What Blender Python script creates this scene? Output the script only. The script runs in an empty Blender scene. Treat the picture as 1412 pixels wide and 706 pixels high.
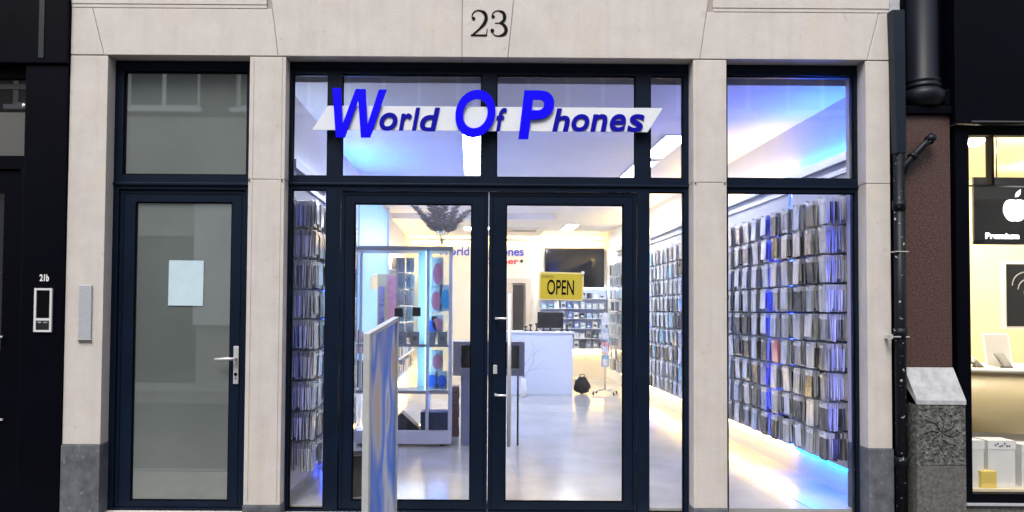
import bpy, bmesh, math, random
from mathutils import Vector, Matrix
random.seed(23)
SC = bpy.context.scene
COL = SC.collection
R = math.radians

# ------------------------------------------------------------------ camera
cd = bpy.data.cameras.new('camera'); cam = bpy.data.objects.new('camera', cd); COL.objects.link(cam)
cd.sensor_width = 36; cd.lens = 1020 / 1412 * 36
cd.shift_x = 56 / 1412; cd.shift_y = 46.5 / 1412
cd.clip_start = .05; cd.clip_end = 500
th, ro = R(1.6), R(.4)
F = Vector((0, math.cos(th), math.sin(th))); U0 = Vector((0, -math.sin(th), math.cos(th))); R0 = Vector((1, 0, 0))
RX = R0 * math.cos(ro) + U0 * math.sin(ro); UX = U0 * math.cos(ro) - R0 * math.sin(ro)
m = Matrix((RX, UX, -F)).transposed().to_4x4(); m.translation = (0, -5.54, 1.43)
cam.matrix_world = m
SC.camera = cam

# ------------------------------------------------------------------ world, sun, exposure
w = bpy.data.worlds.new('World'); SC.world = w; w.use_nodes = True
nt = w.node_tree; nt.nodes.clear()
sky = nt.nodes.new('ShaderNodeTexSky'); sky.sky_type = 'NISHITA'; sky.sun_disc = False
SUN_EL, SUN_AZ = 58, 200          # azimuth clockwise from +Y
sky.sun_elevation = R(SUN_EL); sky.sun_rotation = R(SUN_AZ)
sky.air_density = 1.2; sky.dust_density = 4.0
hs = nt.nodes.new('ShaderNodeHueSaturation'); hs.inputs['Saturation'].default_value = .35
bg = nt.nodes.new('ShaderNodeBackground'); bg.inputs['Strength'].default_value = .13
wo = nt.nodes.new('ShaderNodeOutputWorld')
nt.links.new(sky.outputs[0], hs.inputs['Color']); nt.links.new(hs.outputs[0], bg.inputs[0]); nt.links.new(bg.outputs[0], wo.inputs[0])
sl = bpy.data.lights.new('sun', 'SUN'); sl.energy = 1.2; sl.angle = R(25); sl.color = (1, .96, .9)
so = bpy.data.objects.new('sun', sl); COL.objects.link(so)
d = Vector((math.sin(R(SUN_AZ)) * math.cos(R(SUN_EL)), math.cos(R(SUN_AZ)) * math.cos(R(SUN_EL)), math.sin(R(SUN_EL))))
so.rotation_euler = (-d).to_track_quat('-Z', 'Y').to_euler(); so.location = (0, -8, 14)
SC.view_settings.view_transform = 'Standard'; SC.view_settings.look = 'None'
SC.view_settings.exposure = 1.15; SC.view_settings.gamma = 1
SC.render.engine = 'CYCLES'
SC.cycles.max_bounces = 10; SC.cycles.transparent_max_bounces = 24; SC.cycles.diffuse_bounces = 4; SC.cycles.glossy_bounces = 4
SC.cycles.sample_clamp_indirect = 6; SC.cycles.caustics_reflective = False; SC.cycles.caustics_refractive = False
SC.cycles.use_denoising = True

# ------------------------------------------------------------------ helpers
def tag(o, label=None, cat=None, group=None, kind=None):
    if label: o['label'] = label
    if cat: o['category'] = cat
    if group: o['group'] = group
    if kind: o['kind'] = kind
    return o
def thing(name, label, cat, loc=(0, 0, 0), group=None, rz=0):
    o = bpy.data.objects.new(name, None); COL.objects.link(o); o.location = loc; o.rotation_euler = (0, 0, rz)
    o.empty_display_size = .1
    return tag(o, label, cat, group)
def obj(name, bm, mats, parent=None, smooth=False):
    me = bpy.data.meshes.new(name)
    if smooth:
        for f in bm.faces: f.smooth = True
    bm.normal_update(); bm.to_mesh(me); bm.free()
    if not isinstance(mats, (list, tuple)): mats = [mats]
    for mm in mats: me.materials.append(mm)
    o = bpy.data.objects.new(name, me); COL.objects.link(o)
    if parent: o.parent = parent
    return o
def B(): return bmesh.new()
def box(bm, x0, x1, y0, y1, z0, z1, mi=0, bev=0, M=None):
    vs = [bm.verts.new((x, y, z)) for x in (x0, x1) for y in (y0, y1) for z in (z0, z1)]
    idx = [(0, 1, 3, 2), (4, 6, 7, 5), (0, 4, 5, 1), (2, 3, 7, 6), (0, 2, 6, 4), (1, 5, 7, 3)]
    fs = [bm.faces.new([vs[i] for i in q]) for q in idx]
    for f in fs: f.material_index = mi
    if bev:
        es = list({e for f in fs for e in f.edges})
        r = bmesh.ops.bevel(bm, geom=es, offset=bev, segments=2, affect='EDGES', profile=.6)
        for f in r['faces']: f.material_index = mi
        vs = list({v for f in r['faces'] for v in f.verts} | {v for v in vs if v.is_valid})
    if M is not None:
        for v in vs:
            if v.is_valid: v.co = M @ v.co
    return vs
def bx(name, dims, mt, parent=None, bev=0):
    bm = B(); box(bm, *dims, bev=bev); return obj(name, bm, mt, parent)
def tube(bm, pts, r, n=10, mi=0, cap=True):
    pts = [Vector(p) for p in pts]; rings = []
    rs = r if isinstance(r, (list, tuple)) else [r] * len(pts)
    for i, p in enumerate(pts):
        t = (pts[min(i + 1, len(pts) - 1)] - pts[max(i - 1, 0)]).normalized()
        a = t.orthogonal().normalized() if i == 0 else (a - t * a.dot(t)).normalized()
        b = t.cross(a)
        rings.append([bm.verts.new(p + (a * math.cos(k * 2 * math.pi / n) + b * math.sin(k * 2 * math.pi / n)) * rs[i]) for k in range(n)])
    for i in range(len(rings) - 1):
        for k in range(n):
            f = bm.faces.new((rings[i][k], rings[i][(k + 1) % n], rings[i + 1][(k + 1) % n], rings[i + 1][k])); f.material_index = mi; f.smooth = True
    if cap:
        f = bm.faces.new(rings[0][::-1]); f.material_index = mi
        f = bm.faces.new(rings[-1]); f.material_index = mi
def lathe(bm, prof, cx, cy, n=20, mi=0):
    rings = [[bm.verts.new((cx + r * math.cos(k * 2 * math.pi / n), cy + r * math.sin(k * 2 * math.pi / n), z)) for k in range(n)] for r, z in prof]
    for i in range(len(rings) - 1):
        for k in range(n):
            f = bm.faces.new((rings[i][k], rings[i][(k + 1) % n], rings[i + 1][(k + 1) % n], rings[i + 1][k])); f.material_index = mi; f.smooth = True
    bm.faces.new(rings[0][::-1]).material_index = mi; bm.faces.new(rings[-1]).material_index = mi
def prism(bm, pts, y0, y1, mi=0, bev=0):
    """outline in x,z extruded along y"""
    a = [bm.verts.new((x, y0, z)) for x, z in pts]; b = [bm.verts.new((x, y1, z)) for x, z in pts]; n = len(pts)
    fs = [bm.faces.new(a), bm.faces.new(b[::-1])]
    for i in range(n): fs.append(bm.faces.new((a[i], b[i], b[(i + 1) % n], a[(i + 1) % n])))
    for f in fs: f.material_index = mi
    bmesh.ops.recalc_face_normals(bm, faces=fs)
    if bev: bmesh.ops.bevel(bm, geom=list({e for f in fs for e in f.edges}), offset=bev, segments=1, affect='EDGES')
def plate(bm, x0, x1, z0, z1, holes, y0, y1):
    xs = sorted({x0, x1} | {h[0] for h in holes} | {h[1] for h in holes}); zs = sorted({z0, z1} | {h[2] for h in holes} | {h[3] for h in holes})
    def solid(i, j):
        if not (0 <= i < len(xs) - 1 and 0 <= j < len(zs) - 1): return False
        cx, cz = (xs[i] + xs[i + 1]) / 2, (zs[j] + zs[j + 1]) / 2
        return not any(h[0] < cx < h[1] and h[2] < cz < h[3] for h in holes)
    V = {}
    def v(x, y, z):
        k = (x, y, z)
        if k not in V: V[k] = bm.verts.new(k)
        return V[k]
    for i in range(len(xs) - 1):
        for j in range(len(zs) - 1):
            if not solid(i, j): continue
            a, b, c, e = xs[i], xs[i + 1], zs[j], zs[j + 1]
            bm.faces.new((v(a, y0, c), v(b, y0, c), v(b, y0, e), v(a, y0, e)))
            bm.faces.new((v(a, y1, c), v(a, y1, e), v(b, y1, e), v(b, y1, c)))
            if not solid(i - 1, j): bm.faces.new((v(a, y0, c), v(a, y0, e), v(a, y1, e), v(a, y1, c)))
            if not solid(i + 1, j): bm.faces.new((v(b, y0, c), v(b, y1, c), v(b, y1, e), v(b, y0, e)))
            if not solid(i, j - 1): bm.faces.new((v(a, y0, c), v(a, y1, c), v(b, y1, c), v(b, y0, c)))
            if not solid(i, j + 1): bm.faces.new((v(a, y0, e), v(b, y0, e), v(b, y1, e), v(a, y1, e)))
def bead(bm, h, y0, y1, t=.012):
    x0, x1, z0, z1 = h
    box(bm, x0, x0 + t, y0, y1, z0, z1); box(bm, x1 - t, x1, y0, y1, z0, z1)
    box(bm, x0 + t, x1 - t, y0, y1, z0, z0 + t); box(bm, x0 + t, x1 - t, y0, y1, z1 - t, z1)
def dup(root, loc=None, rz=None):
    r = root.copy(); COL.objects.link(r)
    if loc is not None: r.location = loc
    if rz is not None: r.rotation_euler = (0, 0, rz)
    for ch in root.children:
        c = ch.copy(); COL.objects.link(c); c.parent = r
        for g in ch.children:
            e = g.copy(); COL.objects.link(e); e.parent = c
    return r
def text_mesh(s, box_xz, y, depth=.004, shear=0., bold=0., fit=True, size=1.):
    cu = bpy.data.curves.new('txt', 'FONT'); cu.body = s; cu.shear = shear; cu.offset = bold; cu.extrude = .5; cu.size = size
    cu.resolution_u = 6; cu.space_character = 1.0
    o = bpy.data.objects.new('txt', cu); COL.objects.link(o)
    bpy.context.view_layer.update()
    me = bpy.data.meshes.new_from_object(o.evaluated_get(bpy.context.evaluated_depsgraph_get()))
    bpy.data.objects.remove(o)
    bm = B(); bm.from_mesh(me); bpy.data.meshes.remove(me)
    xs = [v.co.x for v in bm.verts]; ys = [v.co.y for v in bm.verts]
    a, b, c, e = min(xs), max(xs), min(ys), max(ys); x0, x1, z0, z1 = box_xz
    for v in bm.verts:
        X, Y, Z = v.co
        v.co = ((X - a) / (b - a) * (x1 - x0) + x0, y - depth * (Z + .5), (Y - c) / (e - c) * (z1 - z0) + z0)
    return bm
def letters(name, s, box_xz, y, mt, parent, **k):
    return obj(name, text_mesh(s, box_xz, y, **k), mt, parent)

# ------------------------------------------------------------------ materials
def P(name, col, rough=.5, metal=0., spec=.5, var=0., vscale=4., bump=0., bscale=60., col2=None, emit=None, es=0., coat=0., dscale=None, vlo=.35, vhi=.65, detail=6):
    mt = bpy.data.materials.new(name); mt.use_nodes = True; n = mt.node_tree; p = n.nodes['Principled BSDF']
    p.inputs['Base Color'].default_value = (*col, 1); p.inputs['Roughness'].default_value = rough; p.inputs['Metallic'].default_value = metal
    p.inputs['Specular IOR Level'].default_value = spec; p.inputs['Coat Weight'].default_value = coat
    if emit: p.inputs['Emission Color'].default_value = (*emit, 1); p.inputs['Emission Strength'].default_value = es
    tc = n.nodes.new('ShaderNodeTexCoord')
    if var or col2:
        nz = n.nodes.new('ShaderNodeTexNoise'); nz.inputs['Scale'].default_value = vscale; nz.inputs['Detail'].default_value = detail; nz.inputs['Roughness'].default_value = .65
        n.links.new(tc.outputs['Object'], nz.inputs['Vector'])
        if dscale:
            mp = n.nodes.new('ShaderNodeMapping'); mp.inputs['Scale'].default_value = dscale
            n.links.new(tc.outputs['Object'], mp.inputs['Vector']); n.links.new(mp.outputs[0], nz.inputs['Vector'])
        cr = n.nodes.new('ShaderNodeValToRGB'); cr.color_ramp.elements[0].position = vlo; cr.color_ramp.elements[1].position = vhi
        c2 = col2 or tuple(min(1, c * (1 + var)) for c in col); c1 = col if col2 else tuple(c * (1 - var) for c in col)
        cr.color_ramp.elements[0].color = (*c1, 1); cr.color_ramp.elements[1].color = (*c2, 1)
        n.links.new(nz.outputs['Fac'], cr.inputs[0]); n.links.new(cr.outputs[0], p.inputs['Base Color'])
    if bump:
        nb = n.nodes.new('ShaderNodeTexNoise'); nb.inputs['Scale'].default_value = bscale; nb.inputs['Detail'].default_value = 5
        n.links.new(tc.outputs['Object'], nb.inputs['Vector'])
        bp = n.nodes.new('ShaderNodeBump'); bp.inputs['Strength'].default_value = bump; bp.inputs['Distance'].default_value = .01
        n.links.new(nb.outputs['Fac'], bp.inputs['Height']); n.links.new(bp.outputs[0], p.inputs['Normal'])
    return mt
def E(name, col, s):
    mt = bpy.data.materials.new(name); mt.use_nodes = True; n = mt.node_tree; n.nodes.clear()
    e = n.nodes.new('ShaderNodeEmission'); e.inputs[0].default_value = (*col, 1); e.inputs[1].default_value = s
    o = n.nodes.new('ShaderNodeOutputMaterial'); n.links.new(e.outputs[0], o.inputs[0]); return mt
def glass(name, tint=(1, 1, 1), base=.045, back=None):
    """thin pane: clear (or diffuse film) with mirror reflection that grows at grazing angles"""
    mt = bpy.data.materials.new(name); mt.use_nodes = True; n = mt.node_tree; n.nodes.clear()
    lw = n.nodes.new('ShaderNodeLayerWeight'); lw.inputs['Blend'].default_value = .5
    pw = n.nodes.new('ShaderNodeMath'); pw.operation = 'POWER'; pw.inputs[1].default_value = 4; n.links.new(lw.outputs['Facing'], pw.inputs[0])
    ma = n.nodes.new('ShaderNodeMath'); ma.operation = 'MULTIPLY_ADD'; ma.inputs[1].default_value = .9; ma.inputs[2].default_value = base; ma.use_clamp = True
    n.links.new(pw.outputs[0], ma.inputs[0])
    if back:
        t = n.nodes.new('ShaderNodeBsdfDiffuse'); tc = n.nodes.new('ShaderNodeTexCoord'); nz = n.nodes.new('ShaderNodeTexNoise'); nz.inputs['Scale'].default_value = 1.6; nz.inputs['Detail'].default_value = 3
        n.links.new(tc.outputs['Object'], nz.inputs['Vector'])
        cr = n.nodes.new('ShaderNodeValToRGB'); cr.color_ramp.elements[0].position = .3; cr.color_ramp.elements[1].position = .7
        cr.color_ramp.elements[0].color = (*[c * .9 for c in back], 1); cr.color_ramp.elements[1].color = (*[c * 1.1 for c in back], 1)
        n.links.new(nz.outputs['Fac'], cr.inputs[0]); n.links.new(cr.outputs[0], t.inputs[0])
    else:
        t = n.nodes.new('ShaderNodeBsdfTransparent'); t.inputs[0].default_value = (*tint, 1)
    g = n.nodes.new('ShaderNodeBsdfGlossy'); g.inputs['Roughness'].default_value = .0 if not back else .015
    mx = n.nodes.new('ShaderNodeMixShader'); n.links.new(ma.outputs[0], mx.inputs[0]); n.links.new(t.outputs[0], mx.inputs[1]); n.links.new(g.outputs[0], mx.inputs[2])
    o = n.nodes.new('ShaderNodeOutputMaterial'); n.links.new(mx.outputs[0], o.inputs[0]); return mt

STONE = P('limestone', (.48, .445, .425), .85, var=0, vscale=5, col2=(.54, .505, .485), bump=.25, bscale=90, spec=.25)
def add_specks(mt, col, scale, thr, dens=1.):
    n = mt.node_tree; p = n.nodes['Principled BSDF']; src = p.inputs['Base Color'].links[0].from_socket
    tc = n.nodes.new('ShaderNodeTexCoord'); nz = n.nodes.new('ShaderNodeTexNoise'); nz.inputs['Scale'].default_value = scale; nz.inputs['Detail'].default_value = 3
    n.links.new(tc.outputs['Object'], nz.inputs['Vector'])
    cr = n.nodes.new('ShaderNodeValToRGB'); cr.color_ramp.elements[0].position = thr; cr.color_ramp.elements[1].position = thr + .05
    cr.color_ramp.elements[0].color = (0, 0, 0, 1); cr.color_ramp.elements[1].color = (dens,) * 3 + (1,)
    n.links.new(nz.outputs['Fac'], cr.inputs[0])
    mx = n.nodes.new('ShaderNodeMix'); mx.data_type = 'RGBA'; mx.inputs['B'].default_value = (*col, 1)
    n.links.new(cr.outputs[0], mx.inputs['Factor']); n.links.new(src, mx.inputs['A']); n.links.new(mx.outputs['Result'], p.inputs['Base Color'])
add_specks(STONE, (.38, .34, .29), 14, .66, .4)
add_specks(STONE, (.54, .49, .41), 1.6, .56, .30)
add_specks(STONE, (.28, .25, .21), 60, .72, .5)
def add_streaks(mt, col, amt):
    n = mt.node_tree; p = n.nodes['Principled BSDF']; src = p.inputs['Base Color'].links[0].from_socket
    tc = n.nodes.new('ShaderNodeTexCoord'); mp = n.nodes.new('ShaderNodeMapping'); mp.inputs['Scale'].default_value = (9, 9, .7)
    nz = n.nodes.new('ShaderNodeTexNoise'); nz.inputs['Scale'].default_value = 1.6; nz.inputs['Detail'].default_value = 5
    n.links.new(tc.outputs['Object'], mp.inputs[0]); n.links.new(mp.outputs[0], nz.inputs['Vector'])
    cr = n.nodes.new('ShaderNodeValToRGB'); cr.color_ramp.elements[0].position = .48; cr.color_ramp.elements[1].position = .75
    cr.color_ramp.elements[0].color = (0, 0, 0, 1); cr.color_ramp.elements[1].color = (amt,) * 3 + (1,)
    mx = n.nodes.new('ShaderNodeMix'); mx.data_type = 'RGBA'; mx.inputs['B'].default_value = (*col, 1)
    n.links.new(nz.outputs['Fac'], cr.inputs[0]); n.links.new(cr.outputs[0], mx.inputs['Factor']); n.links.new(src, mx.inputs['A']); n.links.new(mx.outputs['Result'], p.inputs['Base Color'])
add_streaks(STONE, (.34, .30, .26), .22)
MORTAR = P('mortar', (.33, .30, .27), .95)
BLUESTONE = P('bluestone', (.055, .062, .075), .6, col2=(.12, .13, .15), vscale=9, bump=.2, bscale=120)
add_specks(BLUESTONE, (.22, .23, .25), 26, .66, .5)
NAVY = P('navy_frame_paint', (.0022, .0065, .018), .42, spec=.18, col2=(.0035, .0095, .025), vscale=3)
NAVYDK = P('navy_rebate', (.001, .002, .005), .5, spec=.1)
GASKET = P('rubber_gasket', (.0015, .0015, .002), .6, spec=.1)
BLACKP = P('black_gloss_paint', (.0005, .0007, .0028), .45, spec=.07, col2=(.001, .0014, .0045), vscale=2.5)
BLACKM = P('black_plastic', (.012, .012, .014), .4)
GLASS = glass('shop_glass', base=.06)
GLASSF = glass('film_glass', base=.34, back=(.145, .168, .165))
GLASSD = glass('dim_glass', base=.14, back=(.012, .013, .015))
STEEL = P('brushed_steel', (.62, .62, .64), .32, .45)
ALUL = P('light_aluminium', (.66, .67, .69), .4, .2)
ALU = P('anodised_aluminium', (.40, .42, .46), .45, .3, col2=(.48, .50, .54), vscale=20, dscale=(1, 1, 8))
WHITE = P('white_lacquer', (.75, .76, .78), .35)
WALLW = P('painted_wall', (.72, .71, .69), .8, col2=(.78, .77, .75), vscale=2)
CREAMW = P('cream_wall', (.74, .66, .52), .8, col2=(.8, .72, .58), vscale=2)
CEIL = P('ceiling_paint', (.74, .75, .78), .85, col2=(.78, .79, .82), vscale=1.5)
FLOOR = P('polished_floor', (.35, .345, .335), .18, spec=.5, col2=(.46, .455, .445), vscale=1.4, bump=.04, bscale=4)
MAT = P('entrance_mat', (.10, .10, .10), .9, col2=(.16, .16, .155), vscale=80, bump=.4, bscale=200)
SIGNW = P('white_sign_acrylic', (.62, .66, .72), .3, col2=(.68, .70, .74), vscale=3)
SIGNB = P('blue_sign_letter', (.004, .0, .80), .5, spec=.08)
SIGNB2 = P('darker_blue_sign_letter', (.004, .003, .30), .5, spec=.08)
INK = P('black_inlay', (.003, .0025, .003), .7, spec=.1)
YEL = P('yellow_sign', (.52, .41, .02), .5, col2=(.47, .39, .06), vscale=12)
YELPALE = P('pale_yellow_border', (.72, .62, .3), .5)
PAPER = P('pale_paper', (.42, .56, .64), .7, col2=(.48, .61, .68), vscale=10)
GRAN = P('granite', (.030, .014, .013), .38, col2=(.125, .072, .065), vscale=75, vlo=.38, vhi=.7, detail=8, bump=.15, bscale=150)
add_specks(GRAN, (.22, .19, .18), 160, .62, .5)
CARV = P('carved_stone', (.045, .048, .048), .8, col2=(.17, .175, .17), vscale=34, bump=.9, bscale=40, vlo=.42, vhi=.66)
CARVS = P('dressed_grey_stone', (.05, .05, .05), .8, col2=(.13, .125, .12), vscale=40, bump=.4, bscale=90)
STTOP = P('weathered_white_stone', (.27, .28, .30), .75, col2=(.40, .41, .43), vscale=14, bump=.2, bscale=70)
PIPEM = P('flaking_dark_paint', (.0015, .0025, .006), .45, spec=.2, col2=(.003, .005, .010), vscale=8)
add_specks(PIPEM, (.5, .52, .55), 30, .655, .9)
ROAD = P('asphalt', (.045, .045, .047), .9, col2=(.06, .06, .06), vscale=30, bump=.4, bscale=150)
PAVE = P('pavement', (.16, .155, .15), .85, col2=(.22, .21, .20), vscale=6, bump=.3, bscale=80)
LEDP = E('panel_light', (.78, .85, 1.0), 11)
LEDP2 = E('rear_panel_light', (.80, .88, 1.0), 34)
LEDB = E('blue_led', (.008, .10, 1.0), 95)
CYANL = E('cyan_led', (.001, .13, 1.0), 130)
LEDB2 = E('soft_blue_led', (.004, .16, 1.0), 20)
ROYAL = E('royal_jamb_led', (.03, .07, 1.0), 20)
ROYALS = E('faint_royal_led', (.05, .10, 1.0), 2.2)
LEDR = E('royal_led', (.02, .06, 1.0), 18)
LEDW = E('warm_led', (1.0, .70, .27), 24)
LEDW2 = E('soft_warm_led', (1.0, .68, .24), 15)
LEDC = E('cool_led', (.62, .74, 1.0), 14)

# ------------------------------------------------------------------ ground
def struct(name, bm, mt): return tag(obj(name, bm, mt), kind='structure')
bm = B(); box(bm, -60, 60, -60, 60, -.6, -.36); struct('ground', bm, ROAD)
bm = B(); box(bm, -30, 30, -7.2, -1.9, -.36, -.345); struct('road', bm, ROAD)
def pavers(bm, y0, y1, x0, x1, z):
    x = x0; k = 0
    while x < x1:
        y = y0 + (.15 if k % 2 else 0)
        yy = y0
        while yy < y1 - .01:
            e = min(y1, yy + .3 + (0 if yy > y0 or k % 2 == 0 else -.15))
            box(bm, x + .003, x + .297, yy + .003, e - .003, z - .05, z, bev=0); yy = e
        x += .3; k += 1
bm = B(); box(bm, -30, 30, -1.8, 0, -.36, -.255); struct('pavement', bm, MORTAR)
bm = B(); pavers(bm, -1.78, -.02, -5.1, 5.7, -.24); struct('pavement_paving', bm, PAVE)
bm = B(); box(bm, -30, 30, -1.9, -1.8, -.36, -.235, bev=.012); struct('kerb', bm, BLUESTONE)
bm = B(); box(bm, -30, 30, -9.1, -7.3, -.36, -.24); struct('pavement', bm, PAVE)
bm = B(); box(bm, -30, 30, -7.3, -7.2, -.36, -.235, bev=.012); struct('kerb', bm, BLUESTONE)

# ------------------------------------------------------------------ the shop building
SH = thing('shop_building', 'pale limestone shopfront numbered 23 with navy framed doors and windows', 'building', (0, 0, -.24))
def sp(name, bm, mt, parent=SH, smooth=False):
    o = obj(name, bm, mt, None, smooth); o.parent = parent; o.matrix_parent_inverse = Matrix.Translation((0, 0, .24)) if parent is SH else Matrix()
    return o
def sub(name, bm, mt, parent, smooth=False):
    return obj(name, bm, mt, parent, smooth)
def pier(x0, x1, zs, plinth, reveal=.30):
    bm = B()
    for a, b in zip(zs[:-1], zs[1:]): box(bm, x0, x1, 0, reveal, a + .002, b - .002, bev=.004)
    p = sp('pier', bm, STONE)
    bm = B(); box(bm, x0 + .006, x1 - .006, .006, reveal - .004, zs[0], zs[-1]); sub('mortar', bm, MORTAR, p)
    bm = B(); box(bm, x0 - .004, x1 + .004, -.012, reveal, -.24, zs[0], bev=.004); sub('plinth', bm, BLUESTONE, p)
    return p
pier(-3.04, -2.757, [.41, 3.338], .41)
pier(-1.685, -1.412, [-.03, 2.405, 3.338], 0)
pier(1.665, 1.915, [-.03, 2.405, 3.338], 0)
pier(2.965, 3.145, [.42, 2.405, 3.338], .41)
# thin vertical inner moulding of the middle piers
bm = B()
bm.free()
for x in (-1.66, -1.445, 1.688, 1.886):
    bm = B(); box(bm, x, x + .006, -.004, .004, .0, 3.33); sp('pier_bead', bm, STONE)
for x in (-1.675, -1.43, 1.68, 1.90):
    bm = B(); tube(bm, [(x, .0, 2.395), (x, -.006, 2.395)], .006, 8); sp('fixing_screw', bm, INK)
# flat arch of separate voussoirs
L = [
    [(-3.04, 3.342), (-2.79, 3.342), (-2.885, 3.70), (-3.04, 3.70)],
    [(-2.786, 3.342), (-1.475, 3.342), (-1.522, 3.70), (-2.881, 3.70)],
    [(-1.471, 3.342), (-.085, 3.342), (-.085, 4.0), (-1.56, 4.0), (-1.518, 3.70)],
    [(-.081, 3.342), (.262, 3.342), (.325, 4.0), (-.081, 4.0)],
    [(.266, 3.342), (1.712, 3.342), (1.766, 3.70), (1.81, 4.0), (.329, 4.0)],
    [(1.716, 3.342), (2.975, 3.342), (3.068, 3.70), (1.770, 3.70)],
    [(2.979, 3.342), (3.145, 3.342), (3.145, 3.70), (3.072, 3.70)]]
lint = None
bm = B()
for q in L: prism(bm, q, -.002, .30, bev=.003)
lint = sp('lintel', bm, STONE)
bm = B(); box(bm, -3.03, 3.135, .008, .29, 3.346, 3.99); sub('mortar', bm, MORTAR, lint)
for a, b in ((-3.04, -1.563), (1.813, 3.145)):
    bm = B(); box(bm, a, b, -.004, .29, 3.702, 3.73, bev=.004); box(bm, a, b, -.008, .29, 3.7305, 4.0, bev=.003); sp('fascia_moulding', bm, STONE)
bm = B()
for k in range(3): box(bm, -3.04, 3.145, -.03 - .03 * k, .29, 4.003 + .1 * k, 4.1 + .1 * k, bev=.008)
sp('cornice', bm, STONE)
BRICK = bpy.data.materials.new('red_brick'); BRICK.use_nodes = True
n = BRICK.node_tree; br = n.nodes.new('ShaderNodeTexBrick'); br.inputs['Scale'].default_value = 1; br.inputs['Brick Width'].default_value = .21; br.inputs['Row Height'].default_value = .065
br.inputs['Mortar Size'].default_value = .006; br.inputs['Color1'].default_value = (.16, .06, .04, 1); br.inputs['Color2'].default_value = (.22, .09, .06, 1); br.inputs['Mortar'].default_value = (.3, .28, .25, 1)
tc = n.nodes.new('ShaderNodeTexCoord'); mp = n.nodes.new('ShaderNodeMapping'); mp.inputs['Rotation'].default_value = (R(90), 0, 0)
n.links.new(tc.outputs['Object'], mp.inputs['Vector']); n.links.new(mp.outputs[0], br.inputs['Vector']); n.links.new(br.outputs[0], n.nodes['Principled BSDF'].inputs['Base Color']); n.nodes['Principled BSDF'].inputs['Roughness'].default_value = .85
bm = B(); plate(bm, -3.04, 3.145, 4.303, 8.2, [(-2.3, -1.2, 5.0, 7.0), (-.5, .6, 5.0, 7.0), (1.3, 2.4, 5.0, 7.0)], .02, .29); sp('upper_wall', bm, BRICK)
for x in (-2.3, -.5, 1.3):
    bm = B(); plate(bm, x, x + 1.1, 5.0, 7.0, [(x + .07, x + .515, 5.07, 6.93), (x + .585, x + 1.03, 5.07, 6.93)], .10, .18)
    wf = sp('window', bm, WHITE); sub('pane', (lambda q: (box(q, x + .07, x + 1.03, .13, .14, 5.07, 6.93), q)[1])(B()), GLASSD, wf)
bm = B(); box(bm, -3.04, 3.145, -.05, .35, 8.2, 8.4); sp('roof_edge', bm, STONE)
bm = B(); box(bm, -3.04, 3.145, .35, 11.9, 8.1, 8.3); sp('roof', bm, BLACKM)
for x0, x1 in ((-3.04, -3.02), (3.15, 3.17)):
    pass

# --- carved number 23, stroke by stroke
def ribbon(bm, pts, ws, y, M):
    n_ = len(pts); P_ = [Vector((p[0], p[1])) for p in pts]; A = []; Bb = []
    for i in range(n_):
        t = (P_[min(i + 1, n_ - 1)] - P_[max(i - 1, 0)]).normalized(); nn = Vector((-t.y, t.x)) * ws[i] / 2
        A.append(P_[i] + nn); Bb.append(P_[i] - nn)
    for i in range(n_ - 1):
        q = [A[i], A[i + 1], Bb[i + 1], Bb[i]]
        f = bm.faces.new([bm.verts.new((M[0] + a.x * M[2], y, M[1] + a.y * M[3])) for a in q])
def cat(pts, k=6):
    out = []; n_ = len(pts)
    for i in range(n_ - 1):
        p0, p1, p2, p3 = pts[max(i - 1, 0)], pts[i], pts[i + 1], pts[min(i + 2, n_ - 1)]
        for j in range(k):
            t = j / k
            out.append(tuple(.5 * (2 * b + (c - a) * t + (2 * a - 5 * b + 4 * c - e) * t * t + (3 * b - a - 3 * c + e) * t ** 3) for a, b, c, e in zip(p0, p1, p2, p3)))
    out.append(pts[-1]); return out
def disc(bm, x, z, r, y, M):
    bm.faces.new([bm.verts.new((M[0] + (x + r * math.cos(a * .5236)) * M[2], y, M[1] + (z + r * 1.0 * math.sin(a * .5236) * M[2] / M[3]) * M[3])) for a in range(12)])
def thick(bm):
    r = bmesh.ops.solidify(bm, geom=bm.faces[:], thickness=.002); return bm
# (x, z, width) in a unit cell
two = cat([(.06, .70, .05), (.10, .86, .06), (.28, .975, .05), (.52, .985, .07), (.78, .88, .16), (.86, .70, .20), (.76, .50, .17), (.50, .29, .10), (.22, .12, .08), (.08, .05, .04)])
three = cat([(.10, .80, .05), (.20, .93, .05), (.42, .985, .05), (.70, .92, .13), (.80, .76, .20), (.74, .60, .14), (.52, .52, .05)])
three2 = cat([(.50, .515, .05), (.72, .46, .12), (.88, .28, .20), (.80, .10, .15), (.50, .015, .06), (.24, .05, .05), (.10, .18, .05)])
for nm, M, segs, dots, bars in (('number_digit', (-.018, 3.502, .134, .198), [two], [(.155, .68, .10)], [((.0, .035), (.92, .035), .07), ((.88, .03), (.93, .28), .05)]),
                                ('number_digit', (.128, 3.502, .136, .198), [three, three2], [(.16, .76, .10), (.12, .22, .11)], [((.26, .512), (.60, .512), .035)])):
    bm = B(); yy = -.0045
    for s in segs: ribbon(bm, [(p[0], p[1]) for p in s], [p[2] for p in s], yy, M); yy -= .0004
    for a, b, wd in bars: ribbon(bm, [a, b], [wd, wd], yy, M); yy -= .0004
    for x, z, r in dots: disc(bm, x, z, r, yy, M); yy -= .0004
    sp(nm, bm, INK)

# --- frames
def frame_unit(outer, holes, y0=.12, y1=.20):
    bm = B(); plate(bm, *outer, holes, y0, y1); fr = sp('window_frame', bm, NAVY); return fr
ST = -.09
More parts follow.
